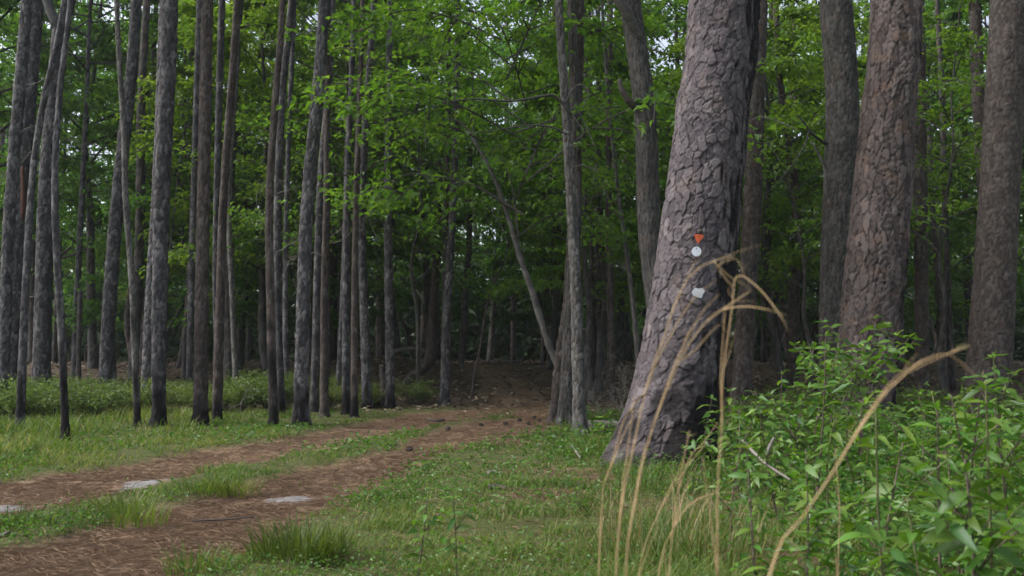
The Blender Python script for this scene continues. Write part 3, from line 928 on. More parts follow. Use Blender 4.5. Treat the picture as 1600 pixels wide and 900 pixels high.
limb(yst, [(734, 208), (722, 193), (706, 186), (690, 188)], 13.3, 0.02, 0.006, 'branch', 'grey', 6)
limb(yst, [(745, 226), (738, 190), (742, 160), (736, 120)], 13.3, 0.016, 0.005, 'branch', 'grey', 6)
limb(yst, [(812, 400), (806, 330), (800, 290), (790, 262)], 13.3, 0.02, 0.008, 'branch', 'grey', 6)
odd_stem('hardwood_tree', 'darkwood', [(626, 622), (640, 594), (656, 580), (668, 568), (674, 545), (676, 500), (680, 440), (684, 350), (690, 250)], 19.5, 0.13, 0.06,
         'dark trunk bent like an elbow out of the bank', group=GR)
odd_stem('sapling', 'darkwood', [(737, 624), (742, 585), (750, 545), (757, 500), (767, 455), (790, 400), (800, 340)], 17.5, 0.03, 0.012,
         'spindly black sapling on the bank beside the climbing track', group=GR)
odd_stem('hardwood_tree', 'far', [(719, 585), (725, 520), (728, 450), (733, 380), (734, 250), (738, 100)], 24, 0.10, 0.06, 'dark slanting trunk at the head of the climbing track', group=GR)
odd_stem('tree_stump', 'far', [(122, 625), (123, 560), (124, 500), (126, 455)], 20, 0.06, 0.05, 'thin broken dead trunk stub between edge pines', 'stump', GP)
odd_stem('tree_stump', 'pine', [(178, 625), (176, 590), (175, 555), (174, 527)], 18.5, 0.085, 0.075, 'snapped grey stub beside the dark crossing pine', 'stump', GP)
odd_stem('tree_stump', 'far', [(602, 634), (601, 615), (599, 590), (597, 570)], 16, 0.09, 0.05, 'short charred stub touching the lone straight pine', 'stump', GP)

def gap_of(x, y):
    """where a thing stands, named by the pines that it shows between"""
    px = 800 + FPX * x / y
    for lim, nm in ((60, 'behind the burnt scar pine'), (150, 'behind the forked grey pine'), (235, 'by the dark crossed pine'), (300, 'by the thick straight dark pine'), (345, 'by the straight reddish pine'),
                    (410, 'by the bowed pale pine'), (465, 'by the twiggy slim pine'), (530, 'by the stout tapering pine'), (600, 'by the twin slender pines'), (660, 'past the lone straight pine'),
                    (760, 'around the bank and lane'), (860, 'past the bend of the lane'), (950, 'behind the three trunks at the bend'), (1060, 'by the furrowed oak'), (1180, 'behind the marked pine'),
                    (1280, 'in the gap by the crooked pine'), (1340, 'behind the dark rough oak'), (1430, 'behind the thick plated pine'), (1520, 'by the straight slim pine')):
        if px < lim: return nm
    return 'by the small scaled thick pine'

# ------------------------------------------------------------------ far trunks and leafy trees
def broadleaf_proto(name, seed, H, base, rad, n_leaf, leaf, mk_leaf, mk_bark, r_trunk, n_limb=16, droop=0.3, flat=0.35, bare=1.0):
    g = np.random.default_rng(seed)
    k = 9
    zz = np.linspace(-0.15, H * 0.97, k)
    wx, wy = np.cumsum(g.normal(0, 0.12, k)), np.cumsum(g.normal(0, 0.12, k))
    wx -= wx[0]; wy -= wy[0]
    P = np.stack([wx, wy, zz], 1)
    R = r_trunk * (1 - 0.85 * np.linspace(0, 1, k))
    V, F, A, _, _ = trunk_arrays(P, R, 12, 0.10, (0.06, 0.14), 0.008, seed, 0.6, H, 0.3)
    tm = mk_mesh('trunk', V, F, M[mk_bark], A)
    wood, pts, dirs = Acc(), [], []
    for b in range(n_limb):
        f = (b + g.uniform(0, 1)) / n_limb
        z = base + (H * 0.96 - base) * f ** 0.9
        c = np.array([np.interp(z, zz, wx), np.interp(z, zz, wy), z])
        az = b * 2.399 + g.uniform(-0.4, 0.4)
        prof = math.sin(PI * min(1, 0.25 + 0.75 * (f * 0.86 + 0.05))) ** 0.7
        ln = rad * prof * g.uniform(0.65, 1.15)
        d = np.array([math.cos(az), math.sin(az), 0])
        up = g.uniform(0.25, 0.6)
        Q = spline([c, c + d * ln * 0.4 + [0, 0, ln * up * 0.5], c + d * ln * 0.75 + [0, 0, ln * up * 0.6], c + d * ln + [0, 0, ln * up * (0.6 - droop)]], 10)
        add_tube(wood, Q, np.linspace(r_trunk * 0.35 * (1 - 0.5 * f), 0.008, 10), 5, tone=0.4, crack=0.0, char=0.0)
        for s_ in range(7):
            i0 = g.integers(2, 10)
            side = g.choice([-1, 1])
            d2 = d * g.uniform(0.2, 1) + side * np.array([-d[1], d[0], 0]) * g.uniform(0.3, 1) + [0, 0, g.uniform(-0.25, 0.3)]
            d2 /= np.linalg.norm(d2)
            l2 = ln * g.uniform(0.25, 0.5)
            S_ = spline([Q[i0], Q[i0] + d2 * l2 * 0.5 + [0, 0, 0.06 * l2], Q[i0] + d2 * l2 - [0, 0, l2 * droop * 0.5]], 7)
            add_tube(wood, S_, np.linspace(0.012, 0.004, 7), 4, tone=0.4, crack=0.0, char=0.0)
            for q in range(1, 7):
                pts.append(S_[q]); dirs.append(d2)
        for q in range(5, 10):
            pts.append(Q[q]); dirs.append(d)
    pts, dirs = np.array(pts), np.array(dirs)
    pick = g.integers(0, len(pts), n_leaf)
    # uneven clumps: some sprays are dense, some thin
    dens = g.uniform(0, 1, len(pts)) ** 1.8
    pick = g.choice(len(pts), n_leaf, p=dens / dens.sum())
    off = g.normal(0, 1, (n_leaf, 3)) * [0.15, 0.15, 0.16 * flat] * (rad / 3.0) ** 0.5
    p = pts[pick] + off
    D = dirs[pick] * 0.6 + unit(n_leaf, g) * [1, 1, 0.45] + [0, 0, -0.25]
    Nn = unit(n_leaf, g) * 0.55 + [0, 0, 1.0]
    V, F = leaves(p, D, Nn, leaf * g.uniform(0.7, 1.3, n_leaf), leaf * g.uniform(0.5, 0.8, n_leaf))
    spray_tone = g.uniform(0, 1, len(pts))
    tone = np.clip(0.5 * spray_tone[pick] + 0.5 * g.uniform(0, 1, n_leaf), 0, 1)
    a = Acc(); a.add(V, F, tone=np.repeat(tone, 4))
    return tm, wood.mesh('limbs', M[mk_bark], False), a.mesh('crown', M[mk_leaf], False)

PROTOS = {
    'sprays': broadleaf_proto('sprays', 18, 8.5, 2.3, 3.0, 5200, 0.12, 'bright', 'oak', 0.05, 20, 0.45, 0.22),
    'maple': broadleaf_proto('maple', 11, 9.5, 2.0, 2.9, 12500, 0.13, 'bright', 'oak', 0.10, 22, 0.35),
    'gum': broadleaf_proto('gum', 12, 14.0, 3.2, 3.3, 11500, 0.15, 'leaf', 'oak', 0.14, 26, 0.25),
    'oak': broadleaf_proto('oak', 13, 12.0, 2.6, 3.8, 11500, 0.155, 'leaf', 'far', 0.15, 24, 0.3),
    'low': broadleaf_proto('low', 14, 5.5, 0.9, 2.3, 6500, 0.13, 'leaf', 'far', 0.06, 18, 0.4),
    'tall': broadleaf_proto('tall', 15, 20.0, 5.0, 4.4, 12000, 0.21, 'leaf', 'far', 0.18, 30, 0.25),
}
LEAFY = {}
for root_, P_, rz_, sc_ in SPR:        # leaf sprays of the two hardwoods at the bend
    c_ = link('crown', PROTOS['sprays'][2], root_, (float(P_[3][0]) - 0.7, float(P_[3][1]) + 1.4, 0.35)); c_.rotation_euler[2] = rz_; c_.scale = (sc_,) * 3
    l_ = link('limbs', PROTOS['sprays'][1], root_, (float(P_[3][0]) - 0.7, float(P_[3][1]) + 1.4, 0.35)); l_.rotation_euler[2] = rz_; l_.scale = (sc_,) * 3
def leafy(kind, x, y, label, group, scale=1.0, rz=None, name='hardwood_tree', sz=None):
    tm, wm, lm = PROTOS[kind]
    z = float(terrain(x, y))
    rz = random.uniform(0, 6.28) if rz is None else rz
    sc = (scale, scale, sz or scale)
    if kind not in LEAFY:
        root = empty(name, (x, y, z), label, 'tree', group, rz)
        t = link('trunk', tm, root)
        w_ = link('limbs', wm, root)
        c = link('crown', lm, root)
        LEAFY[kind] = (root, [(t, []), (w_, []), (c, [])])
        root.scale = sc
        return root
    proto, parts = LEAFY[kind]
    r = copy_thing(proto, (x, y, z), rz, sc, label, group, parts)
    r.name = name
    return r

def X(px, Y): return (px - 800) / FPX * Y

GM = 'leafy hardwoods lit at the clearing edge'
edge_trees = [
 ('maple', 425, 19.5, 1.0, 'bright maple spreading behind the twiggy slim pine'),
 ('maple', 375, 23.0, 1.1, 'bright maple between the bowed pale pine and the twigs'),
 ('maple', 545, 20.0, 1.05, 'leafy maple whose sprays wrap the twin pines'),
 ('gum', 480, 25.5, 1.0, 'tall leafy gum rising behind the stout tapering pine'),
 ('maple', 625, 23.5, 1.1, 'leafy maple behind the lone straight pine'),
 ('gum', 600, 30.0, 1.0, 'tall gum whose crown breaks the sky behind the twins'),
 ('maple', 858, 24.5, 0.95, 'feathery maple hanging over the climbing track'),
 ('gum', 676, 27.0, 1.0, 'tall gum above the head of the track'),
 ('gum', 765, 36.0, 1.05, 'tall gum far up the lane, closing the sky above it'),
 ('gum', 868, 31.0, 1.0, 'tall gum straight over the bend of the track'),
 ('maple', 935, 19.0, 1.0, 'leafy maple behind the straight brown trunk'),
 ('gum', 965, 26.0, 0.95, 'gum filling the gap beside the furrowed oak'),
 ('maple', 1225, 18.6, 1.0, 'bright maple filling the gap after the marked pine'),
 ('maple', 1205, 26.0, 1.1, 'maple further behind the crooked pine'),
 ('gum', 1290, 27.0, 1.0, 'gum rising behind the dark rough oak'),
 ('maple', 1485, 22.0, 1.0, 'leafy maple seen between the two thick plated pines'),
 ('gum', 1470, 29.0, 0.9, 'gum behind the straight slim pine'),
 ('oak', 1560, 26.0, 1.0, 'dark leafy oak behind the small scaled thick pine'),
 ('gum', 150, 25.0, 1.0, 'gum behind the forked grey pine'),
 ('oak', 285, 24.5, 0.95, 'leafy oak seen between thick dark and reddish pines'),
 ('oak', 215, 29.0, 1.0, 'leafy oak behind the slim pale crossing trunk'),
 ('oak', 40, 27.0, 1.0, 'shaded oak at the picture edge behind the burnt pine'),
 ('gum', 340, 31.0, 1.0, 'tall gum rising behind the leaning trunk pair'),
 ('oak', 1085, 24.0, 1.0, 'oak hidden mostly by the marked pine'),
 ('sprays', 655, 17.0, 0.9, 'yellow green maple with low sprays over the bank'),
 ('sprays', 517, 18.0, 0.85, 'small maple with low sprays beside the brown smooth trunk'),
 ('sprays', 1255, 16.2, 0.85, 'thin maple with sprays in the gap before the bright maple'),
 ('sprays', 1480, 15.0, 0.9, 'thin maple with sprays beside the straight slim pine'),
 ('maple', 925, 17.2, 0.85, 'maple with low sprays between pale trunk and straight brown trunk'),
 ('low', 240, 21.5, 1.0, 'low bushy hardwood under the pale leafless pole'),
 ('low', 395, 20.5, 0.95, 'low bushy hardwood beside the dead twigs'),
 ('low', 1260, 22.0, 1.0, 'low bushy hardwood behind the pole gap'),
 ('low', 1500, 20.0, 1.0, 'low bushy hardwood before the maple of the thick pine gap'),
 ('low', 880, 27.0, 0.9, 'low bushy hardwood in the shade past the bend'),
 ('low', 650, 27.5, 1.0, 'low bushy hardwood on top of the bank'),
]
for kind, px, Y, sc, lab in edge_trees:
    leafy(kind, X(px, Y), Y, lab, GM, sc, name='maple_tree' if kind == 'maple' else 'hardwood_tree')

g = np.random.default_rng(41)
def free(x, y, placed, dmin):
    if y < 60 and poly_sd(CLIMB, np.array([x]), np.array([y]))[0] > -0.7: return False
    return all((x - a) ** 2 + (y - b) ** 2 > dmin ** 2 for a, b in placed)
placed = [(X(p, Y), Y) for _, p, Y, _, _ in edge_trees]
def scatter(n, y0, y1, dmin, spread=0.74):
    out, tries = [], 0
    while len(out) < n and tries < n * 60:
        tries += 1
        y = math.sqrt(g.uniform(y0 ** 2, y1 ** 2))
        x = g.uniform(-spread, spread) * y
        if free(x, y, placed, dmin):
            placed.append((x, y)); out.append((x, y))
    return out
for x, y in scatter(34, 32, 52, 3.4):
    leafy(['gum', 'oak', 'maple', 'low'][g.integers(0, 4)], x, y, 'leafy hardwood deep in the wood ' + gap_of(x, y), 'hardwoods deep in the wood', g.uniform(0.95, 1.3))
for x, y in scatter(40, 52, 95, 4.0):
    leafy(['tall', 'tall', 'oak', 'low'][g.integers(0, 4)], x, y, 'tall far hardwood closing the view ' + gap_of(x, y), 'far hardwoods closing the view', g.uniform(1.0, 1.35))
for x, y in [(-15.5, 19.5), (14.5, 15), (15, 9), (17, 19), (-13, 21.5), (13, 21)]:
    leafy('gum', x, y, 'leafy gum beside the frame shading the wood edge', 'hardwoods beside the clearing', 1.0)

# far pine trunks
def far_pine_proto(seed, H=17, r=0.15):
    gg = np.random.default_rng(seed)
    k = 6
    zz = np.linspace(-0.2, H, k)
    P = np.stack([np.cumsum(gg.normal(0, 0.10, k)), np.cumsum(gg.normal(0, 0.10, k)), zz], 1)
    P[:, :2] -= P[0, :2]
    V, F, A, _, _ = trunk_arrays(P, np.linspace(r, r * 0.5, k), 14, 0.09, (0.07, 0.12), 0.010, seed, 0.62, 9, 0.3, char_low(0.5, 0.7))
    return mk_mesh('trunk', V, F, M['far'], A), P[-1]
FP = [far_pine_proto(s_) for s_ in (51, 52, 53, 54)]
first = {}
def far_pine(k, x, y, sc, label, group):
    z = float(terrain(x, y))
    rz = g.uniform(0, 6.28)
    if k not in first:
        me, tp = FP[k]
        root = empty('pine_tree', (x, y, z), label, 'tree', group, rz)
        t = link('trunk', me, root)
        c = link('crown', PINE_CROWNS[k % 2][1], root, (tp[0], tp[1], tp[2] - 4.5))
        l = link('limbs', PINE_CROWNS[k % 2][0], c)
        root.scale = (sc, sc, 1)
        first[k] = (root, [(t, []), (c, [l])])
        return
    proto, parts = first[k]
    copy_thing(proto, (x, y, z), rz, (sc, sc, 1), label, group, parts)
placed2 = list(placed)
placed = [(-2.9, 15.2)]
for x, y in scatter(56, 17, 32, 0.8, 0.66):
    sc = g.uniform(0.3, 0.9)
    if 800 + FPX * x / y < 190 and y < 25: continue
    far_pine(int(g.integers(0, 4)), x, y, sc, ('hair thin' if sc < 0.42 else 'thin' if sc < 0.58 else 'middling' if sc < 0.74 else 'stout') + ' dim pine in ' + ('near' if y < 25 else 'deep') + ' shade ' + gap_of(x, y), 'shaded pines behind the verge')
for x, y in scatter(90, 32, 75, 1.3, 0.66):
    far_pine(int(g.integers(0, 4)), x, y, g.uniform(0.6, 1.35), 'far dark pine trunk deep in the wood ' + gap_of(x, y), 'dark pines deep in the wood')

# thicket that closes the view far off (one mass of leaves)
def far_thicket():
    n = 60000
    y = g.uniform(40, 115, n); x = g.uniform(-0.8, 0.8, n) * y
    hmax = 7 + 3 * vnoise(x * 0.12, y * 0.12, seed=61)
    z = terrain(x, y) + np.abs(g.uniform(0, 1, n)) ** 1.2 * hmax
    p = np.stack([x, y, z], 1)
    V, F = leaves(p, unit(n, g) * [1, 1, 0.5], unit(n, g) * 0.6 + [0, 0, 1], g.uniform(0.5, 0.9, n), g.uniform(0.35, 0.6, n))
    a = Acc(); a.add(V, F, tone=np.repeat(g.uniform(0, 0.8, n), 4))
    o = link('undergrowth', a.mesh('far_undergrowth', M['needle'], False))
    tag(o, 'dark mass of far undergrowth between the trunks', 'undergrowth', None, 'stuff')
far_thicket()

# ------------------------------------------------------------------ grass
def clump(x, y):
    return np.clip(0.5 + 0.75 * fbm(x * 1.3, y * 1.3, seed=71) + 0.35 * vnoise(x * 4.3, y * 4.3, seed=72), 0, 1)

def straw_spot(x, y):
    """bare straw round the foot of the big pine and beside it"""
    m = 0
    for px, py, a, b in ((905, 738, 0.55, 0.40), (1000, 748, 0.75, 0.45), (860, 775, 0.30, 0.25), (1080, 800, 0.35, 0.35), (770, 690, 0.5, 0.5), (1180, 880, 0.3, 0.25)):
        c = ground_hit(px, py)
        m = np.maximum(m, np.exp(-(((x - c[0]) / a) ** 2 + ((y - c[1]) / b) ** 2) ** 2))
    return np.clip(m * (0.75 + 0.6 * vnoise(x * 5, y * 5, seed=28)), 0, 1)

def grass():
    gg = np.random.default_rng(5)
    n = 560000
    # even in angle and in log distance: near blades narrow and many, far ones wider and fewer
    r = np.exp(gg.uniform(math.log(1.55), math.log(19.0), n))
    a = gg.uniform(-0.68, 0.68, n)
    x, y = r * np.sin(a), r * np.cos(a)
    cl = clump(x, y)
    rm = rut(x, y)
    wd = woods(x, y)
    pt = np.ones(n)
    for qx, qy, qr in ((ground_hit(243, 748)[0], ground_hit(243, 748)[1], .42), (ground_hit(456, 772)[0], ground_hit(456, 772)[1], .3)): pt *= np.hypot(x - qx, y - qy) > qr
    keep = (gg.uniform(0, 1, n) < pt * (0.07 + 0.93 * cl ** 2.0) * (1 - rm * 0.985) * (1 - 0.86 * wd))
    right = ss(0.5, 1.6, x - 0.10 * y)            # thinner under the seedlings
    keep &= gg.uniform(0, 1, n) > 0.62 * right
    keep &= gg.uniform(0, 1, n) > 0.9 * straw_spot(x, y)
    x, y, r, cl, rm, wd, right = (q[keep] for q in (x, y, r, cl, rm, wd, right))
    n = len(x)
    z = terrain(x, y) - 0.045 * rm - 0.01
    verge = ss(0.4, 2.2, poly_out(x, y))
    left = ((x + 0.45 * y - 1.0) < 0) & (y > 6)
    hgt = (0.035 + 0.12 * cl * gg.uniform(0.4, 1.2, n)) * (0.62 + 0.9 * verge) * np.where(left, 1.25, 0.8)
    hgt *= 1 - 0.45 * wd
    hgt *= gg.uniform(0.5, 1.1, n)
    wdt = np.clip(0.0009 * r, 0.0019, 0.010) * gg.uniform(0.6, 1.4, n)
    az = gg.uniform(0, 2 * PI, n)
    lean = gg.uniform(0.1, 0.75, n)
    d = np.stack([np.cos(az) * lean, np.sin(az) * lean, np.ones(n)], 1)
    side = np.stack([-np.sin(az + gg.normal(0, .7, n)), np.cos(az), np.zeros(n)], 1)
    b = np.stack([x, y, z], 1)
    m = b + d * (hgt * 0.55)[:, None]
    t = b + d * [1.7, 1.7, 1] * (hgt)[:, None] * [1, 1, 0.92]
    w2 = wdt[:, None]
    V = np.stack([b - side * w2 * 0.5, b + side * w2 * 0.5, m + side * w2 * 0.42, m - side * w2 * 0.42, t], 1).reshape(-1, 3)
    i = np.arange(n)[:, None] * 5
    F4, F3 = i + [[0, 1, 2, 3]], i + [[3, 2, 4]]
    tone = np.clip(0.15 + 0.5 * fbm(x * 0.8, y * 0.8, seed=75) + 0.55 * gg.uniform(0, 1, n), 0, 0.88)
    tone = np.clip(tone + 0.08 * left, 0, 0.88)
    dry = gg.uniform(0, 1, n) < (0.045 + 0.14 * right + 0.06 * (1 - cl))
    tone[dry] = gg.uniform(0.9, 1.0, dry.sum())
    o = link('grass', mk_mesh('grass', V, [F4, F3], M['grass'], {'tone': np.repeat(tone, 5)}, False))
    tag(o, 'short uneven grass on the verges and between the wheel tracks', 'grass', None, 'stuff')

def poly_out(x, y):
    x, y = np.asarray(x, float), np.asarray(y, float)
    return -np.maximum(poly_sd(RUT_A, x, y), poly_sd(RUT_B, x, y))
build_ground()
grass()

def tuft(px, py, n, h, w, spread, label, tone=(0.1, 0.6), group=None):
    gg = np.random.default_rng(int(px))
    b0 = ground_hit(px, py)
    az = gg.uniform(0, 2 * PI, n); rr = spread * np.sqrt(gg.uniform(0, 1, n))
    b = np.stack([np.cos(az) * rr * 1.3, np.sin(az) * rr, np.zeros(n) - 0.02], 1)
    az2 = az + gg.normal(0, 0.6, n)
    lean = gg.uniform(0.15, 0.8, n)
    out = np.stack([np.cos(az2), np.sin(az2), np.zeros(n)], 1)
    hh = h * gg.uniform(0.5, 1.15, n)
    side = np.stack([-np.sin(az2), np.cos(az2), np.zeros(n)], 1)
    ws = w * gg.uniform(0.6, 1.3, n)
    rows = []
    for f, wf in ((0, 0.7), (0.35, 1.0), (0.7, 0.75)):
        c = b + out * (lean * hh * f ** 1.7)[:, None] + np.array([0, 0, 1]) * (hh * (f - 0.22 * lean * f * f))[:, None]
        rows += [c - side * (ws * wf / 2)[:, None], c + side * (ws * wf / 2)[:, None]]
    rows.append(b + out * (lean * hh)[:, None] + np.array([0, 0, 1]) * (hh * (1 - 0.3 * lean))[:, None])
    V = np.stack(rows, 1).reshape(-1, 3)
    i = np.arange(n)[:, None] * 7
    F4 = np.concatenate([i + [[0, 1, 3, 2]], i + [[2, 3, 5, 4]]])
    F3 = i + [[4, 5, 6]]
    me = mk_mesh('grass_tuft', V, [F4, F3], M['grass'], {'tone': np.repeat(gg.uniform(*tone, n), 7)}, False)
    o = link('grass_tuft', me, None, tuple(b0))
    return tag(o, label, 'grass tuft', group)
GT = 'grass tufts along the wheel tracks'
tuft(468, 872, 420, 0.21, 0.006, 0.17, 'lush dark green grass tuft at the track edge near the viewer', (0.05, 0.55), GT)
tuft(310, 893, 130, 0.15, 0.005, 0.10, 'small grass tuft on straw at the bottom picture edge', (0.1, 0.6), GT)
tuft(190, 800, 150, 0.17, 0.006, 0.14, 'tuft spilling over the middle strip below the big sand patch', (0.3, 0.8), GT)
tuft(215, 815, 130, 0.15, 0.006, 0.13, 'bright tuft lowest on the middle strip beside bare straw', (0.4, 0.8), GT)
tuft(40, 822, 130, 0.15, 0.006, 0.14, 'blue green tuft at the picture edge on the middle strip', (0.05, 0.5), GT)
tuft(325, 768, 140, 0.17, 0.007, 0.16, 'tuft next to the big pale sand patch', (0.3, 0.8), GT)
tuft(365, 770, 110, 0.15, 0.007, 0.13, 'tuft on the strip just past the big sand patch', (0.3, 0.8), GT)
tuft(1085, 895, 170, 0.36, 0.004, 0.22, 'grey green wispy tuft among the dry stalks', (0.0, 0.35), GT)
tuft(1000, 892, 120, 0.26, 0.004, 0.18, 'wispy tuft at the feet of the first dry stalks', (0.0, 0.4), GT)
tuft(1065, 880, 110, 0.42, 0.0028, 0.26, 'bleached dead grass tuft tangled under the upright dry stalk', (0.9, 1.0), GT)
tuft(985, 885, 70, 0.34, 0.0028, 0.20, 'dead straw coloured tuft round the tall arching stalk', (0.9, 1.0), GT)
tuft(1180, 890, 60, 0.30, 0.0026, 0.20, 'dead tuft at the thicket edge under the slanting stalk', (0.88, 1.0), GT)
tuft(700, 700, 60, 0.10, 0.008, 0.16, 'small bleached tuft midway on the strip far along', (0.85, 1.0), GT)

# ------------------------------------------------------------------ litter: pine straw on the tracks, dead leaves in the wood
PATCHES = [(*ground_hit(px, py)[:2], r_) for px, py, r_ in ((243, 748, .38), (456, 772, .26), (4, 785, .22))]
def straw():
    gg = np.random.default_rng(8)
    n = 380000
    r = np.exp(gg.uniform(math.log(2.6), math.log(17), n))
    a = gg.uniform(-0.66, 0.45, n)
    x, y = r * np.sin(a), r * np.cos(a)
    sp = straw_spot(x, y)
    rm = rut(x, y)
    keep = gg.uniform(0, 1, n) < np.maximum(rm * 0.95, 0.6 * sp) + 0.03
    for qx, qy, qr in PATCHES: keep &= (np.hypot(x - qx, y - qy) > qr * 0.9) | (gg.uniform(0, 1, n) < 0.22)
    x, y, r, rm = x[keep], y[keep], r[keep], rm[keep]
    n = len(x)
    z = terrain(x, y) - 0.045 * rm + gg.uniform(0.003, 0.013, n)
    az = gg.uniform(0, 2 * PI, n) 
    L = gg.uniform(0.06, 0.17, n)
    d = np.stack([np.cos(az), np.sin(az), gg.normal(0, 0.06, n)], 1) * L[:, None]
    wv = (np.clip(0.0002 * r, 0.0007, 0.0028))[:, None]
    s_ = np.stack([-np.sin(az), np.cos(az), np.zeros(n)], 1) * wv
    b = np.stack([x, y, z], 1)
    mid = b + d * 0.5 + np.array([0, 0, 1]) * gg.uniform(0, 0.005, n)[:, None]
    V = np.stack([b, mid + s_, b + d, mid - s_], 1).reshape(-1, 3)
    i = np.arange(n)[:, None] * 4
    F = np.concatenate([i + [[0, 1, 2]], i + [[0, 2, 3]]])
    tone = np.clip(0.42 + 0.35 * fbm(x * 1.2, y * 1.2, seed=81) + gg.normal(0, 0.12, n), 0, 1)
    o = link('pine_straw', mk_mesh('pine_straw', V, F, M['needle_litter'], {'tone': np.repeat(tone, 4)}, False))
    tag(o, 'rusty fallen pine needles covering the wheel tracks', 'pine straw', None, 'stuff')
straw()

def dead_leaves():
    gg = np.random.default_rng(9)
    n = 26000
    r = np.exp(gg.uniform(math.log(2.2), math.log(34), n)); a = gg.uniform(-0.62, 0.66, n)
    x, y = r * np.sin(a), r * np.cos(a)
    wd = woods(x, y)
    near_r = ss(0.6, 2.0, x - 0.06 * y)
    keep = gg.uniform(0, 1, n) < np.maximum(wd, 0.35 * near_r)
    x, y, r = x[keep], y[keep], r[keep]
    n = len(x)
    p = np.stack([x, y, terrain(x, y) + gg.uniform(0.0, 0.03, n)], 1)
    V, F = leaves(p, unit(n, gg) * [1, 1, 0.25], unit(n, gg) * 0.35 + [0, 0, 1], np.clip(0.008 * r, 0.05, 0.16) * gg.uniform(.7, 1.3, n), np.clip(0.005 * r, 0.035, 0.10) * gg.uniform(.7, 1.3, n), 0.2, 0.05)
    o = link('leaf_litter', mk_mesh('leaf_litter', V, F, M['litter'], {'tone': np.repeat(gg.uniform(0, 1, n), 4)}, False))
    tag(o, 'brown fallen leaves over the bank and under the trees', 'leaf litter', None, 'stuff')
dead_leaves()

# sand patches in the tracks
def sand_patch(px, py, rx, ry, label):
    c = ground_hit(px, py)
    gg = np.random.default_rng(int(px))
    na, nr = 40, 6
    V, F = [], []
    a = np.arange(na) / na * 2 * PI
    edge = 1 + 0.28 * vnoise(np.cos(a) * 1.6 + px, np.sin(a) * 1.6, seed=3) + 0.18 * vnoise(np.cos(a) * 5 + px, np.sin(a) * 5, seed=4)
    for k in range(nr + 1):
        f = k / nr
        x, y = c[0] + rx * f * edge * np.cos(a), c[1] + ry * f * edge * np.sin(a)
        zz = terrain(x, y) - 0.045 + 0.016 * (1 - f ** 3) + 0.012 * vnoise(x * 14, y * 14, seed=6) * (1 - f) - 0.004 * (f > 0.99)
        V.append(np.stack([x, y, zz], 1))
    V = np.vstack(V) - c
    i, j = np.meshgrid(np.arange(nr), np.arange(na), indexing='ij')
    j2 = (j + 1) % na
    F = np.stack([i * na + j, (i + 1) * na + j, (i + 1) * na + j2, i * na + j2], -1).reshape(-1, 4)
    o = link('sand_patch', mk_mesh('sand_patch', V, F, M['sand']), None, tuple(c))
    tag(o, label, 'sand patch', 'pale sand patches in the tracks')
sand_patch(243, 748, 0.27, 0.33, 'large oval pale sand patch in the far wheel track')
sand_patch(456, 772, 0.20, 0.18, 'small white sand patch in the nearer wheel track')
sand_patch(4, 785, 0.18, 0.16, 'pale sand patch cut by the picture edge')

# ------------------------------------------------------------------ sticks and logs
def stick(name, pix, r, mk, label, cat='stick', group='fallen sticks and logs', lift=0.0, D=None):
    W = np.array([ground_hit(*p) for p in pix]) if D is None else np.array([at(*p, d) for p, d in zip(pix, D)])
    W[:, 2] += r * 0.7 + lift
    c = W.mean(0)
    a_ = Acc()
    pp = spline(W - c, 14)
    rr = r * np.linspace(1, 0.65, 14) * (1 + 0.15 * vnoise(np.arange(14) * 0.8, np.zeros(14), seed=int(pix[0][0])))
    add_tube(a_, pp, rr, 9)
    o = link(name, a_.mesh(name, M[mk]), None, tuple(c))
    return tag(o, label, cat, group)
stick('fallen_log', [(915, 668), (960, 668), (1010, 672)], 0.055, 'log', 'pale thin log lying between pale trunk and marked pine', 'log')
stick('fallen_log', [(612, 552), (640, 545), (664, 550)], 0.06, 'log', 'bleached log along the top of the bank', 'log', D=[22.5, 22.2, 22], lift=-0.02)
stick('fallen_log', [(752, 567), (785, 568), (815, 566)], 0.06, 'log', 'pale log lying across the head of the climbing track', 'log', D=[27.5, 27.3, 27.4])
stick('fallen_log', [(828, 579), (845, 576), (863, 581)], 0.06, 'log', 'broken pale log beside the head of the track', 'log', D=[25, 25.3, 25])
stick('fallen_log', [(838, 586), (850, 585), (862, 577)], 0.045, 'darkwood', 'dark crossed log under the broken pale one', 'log', D=[24.6, 24.8, 25])
stick('fallen_stick', [(668, 657), (682, 659), (694, 658)], 0.022, 'darkwood', 'dark stick lying flat in the far wheel track')
stick('fallen_stick', [(300, 815), (350, 813), (398, 809)], 0.006, 'darkwood', 'long thin dark twig across the nearer wheel track')
stick('fallen_stick', [(893, 702), (900, 712), (907, 723)], 0.016, 'twig', 'short pale broken stick before the marked pine', lift=0.03)
stick('fallen_stick', [(0, 840), (6, 838), (13, 834)], 0.012, 'twig', 'pale wood chip at the picture edge beside the strip')
stick('fallen_stick', [(762, 742), (772, 741), (783, 743)], 0.018, 'log', 'grey chunk of wood in the grass beside the track')
stick('fallen_stick', [(764, 765), (778, 764), (792, 766)], 0.022, 'darkwood', 'dark rotten branch piece in the grass beside the track')
stick('fallen_stick', [(1160, 690), (1195, 725), (1235, 752)], 0.009, 'twig', 'bare grey stick slanting through the seedling thicket', D=[5.0, 4.6, 4.3])
stick('fallen_stick', [(1198, 712), (1204, 698), (1210, 686)], 0.012, 'log', 'pale splinter upright in the seedling thicket', D=[4.7, 4.7, 4.7])

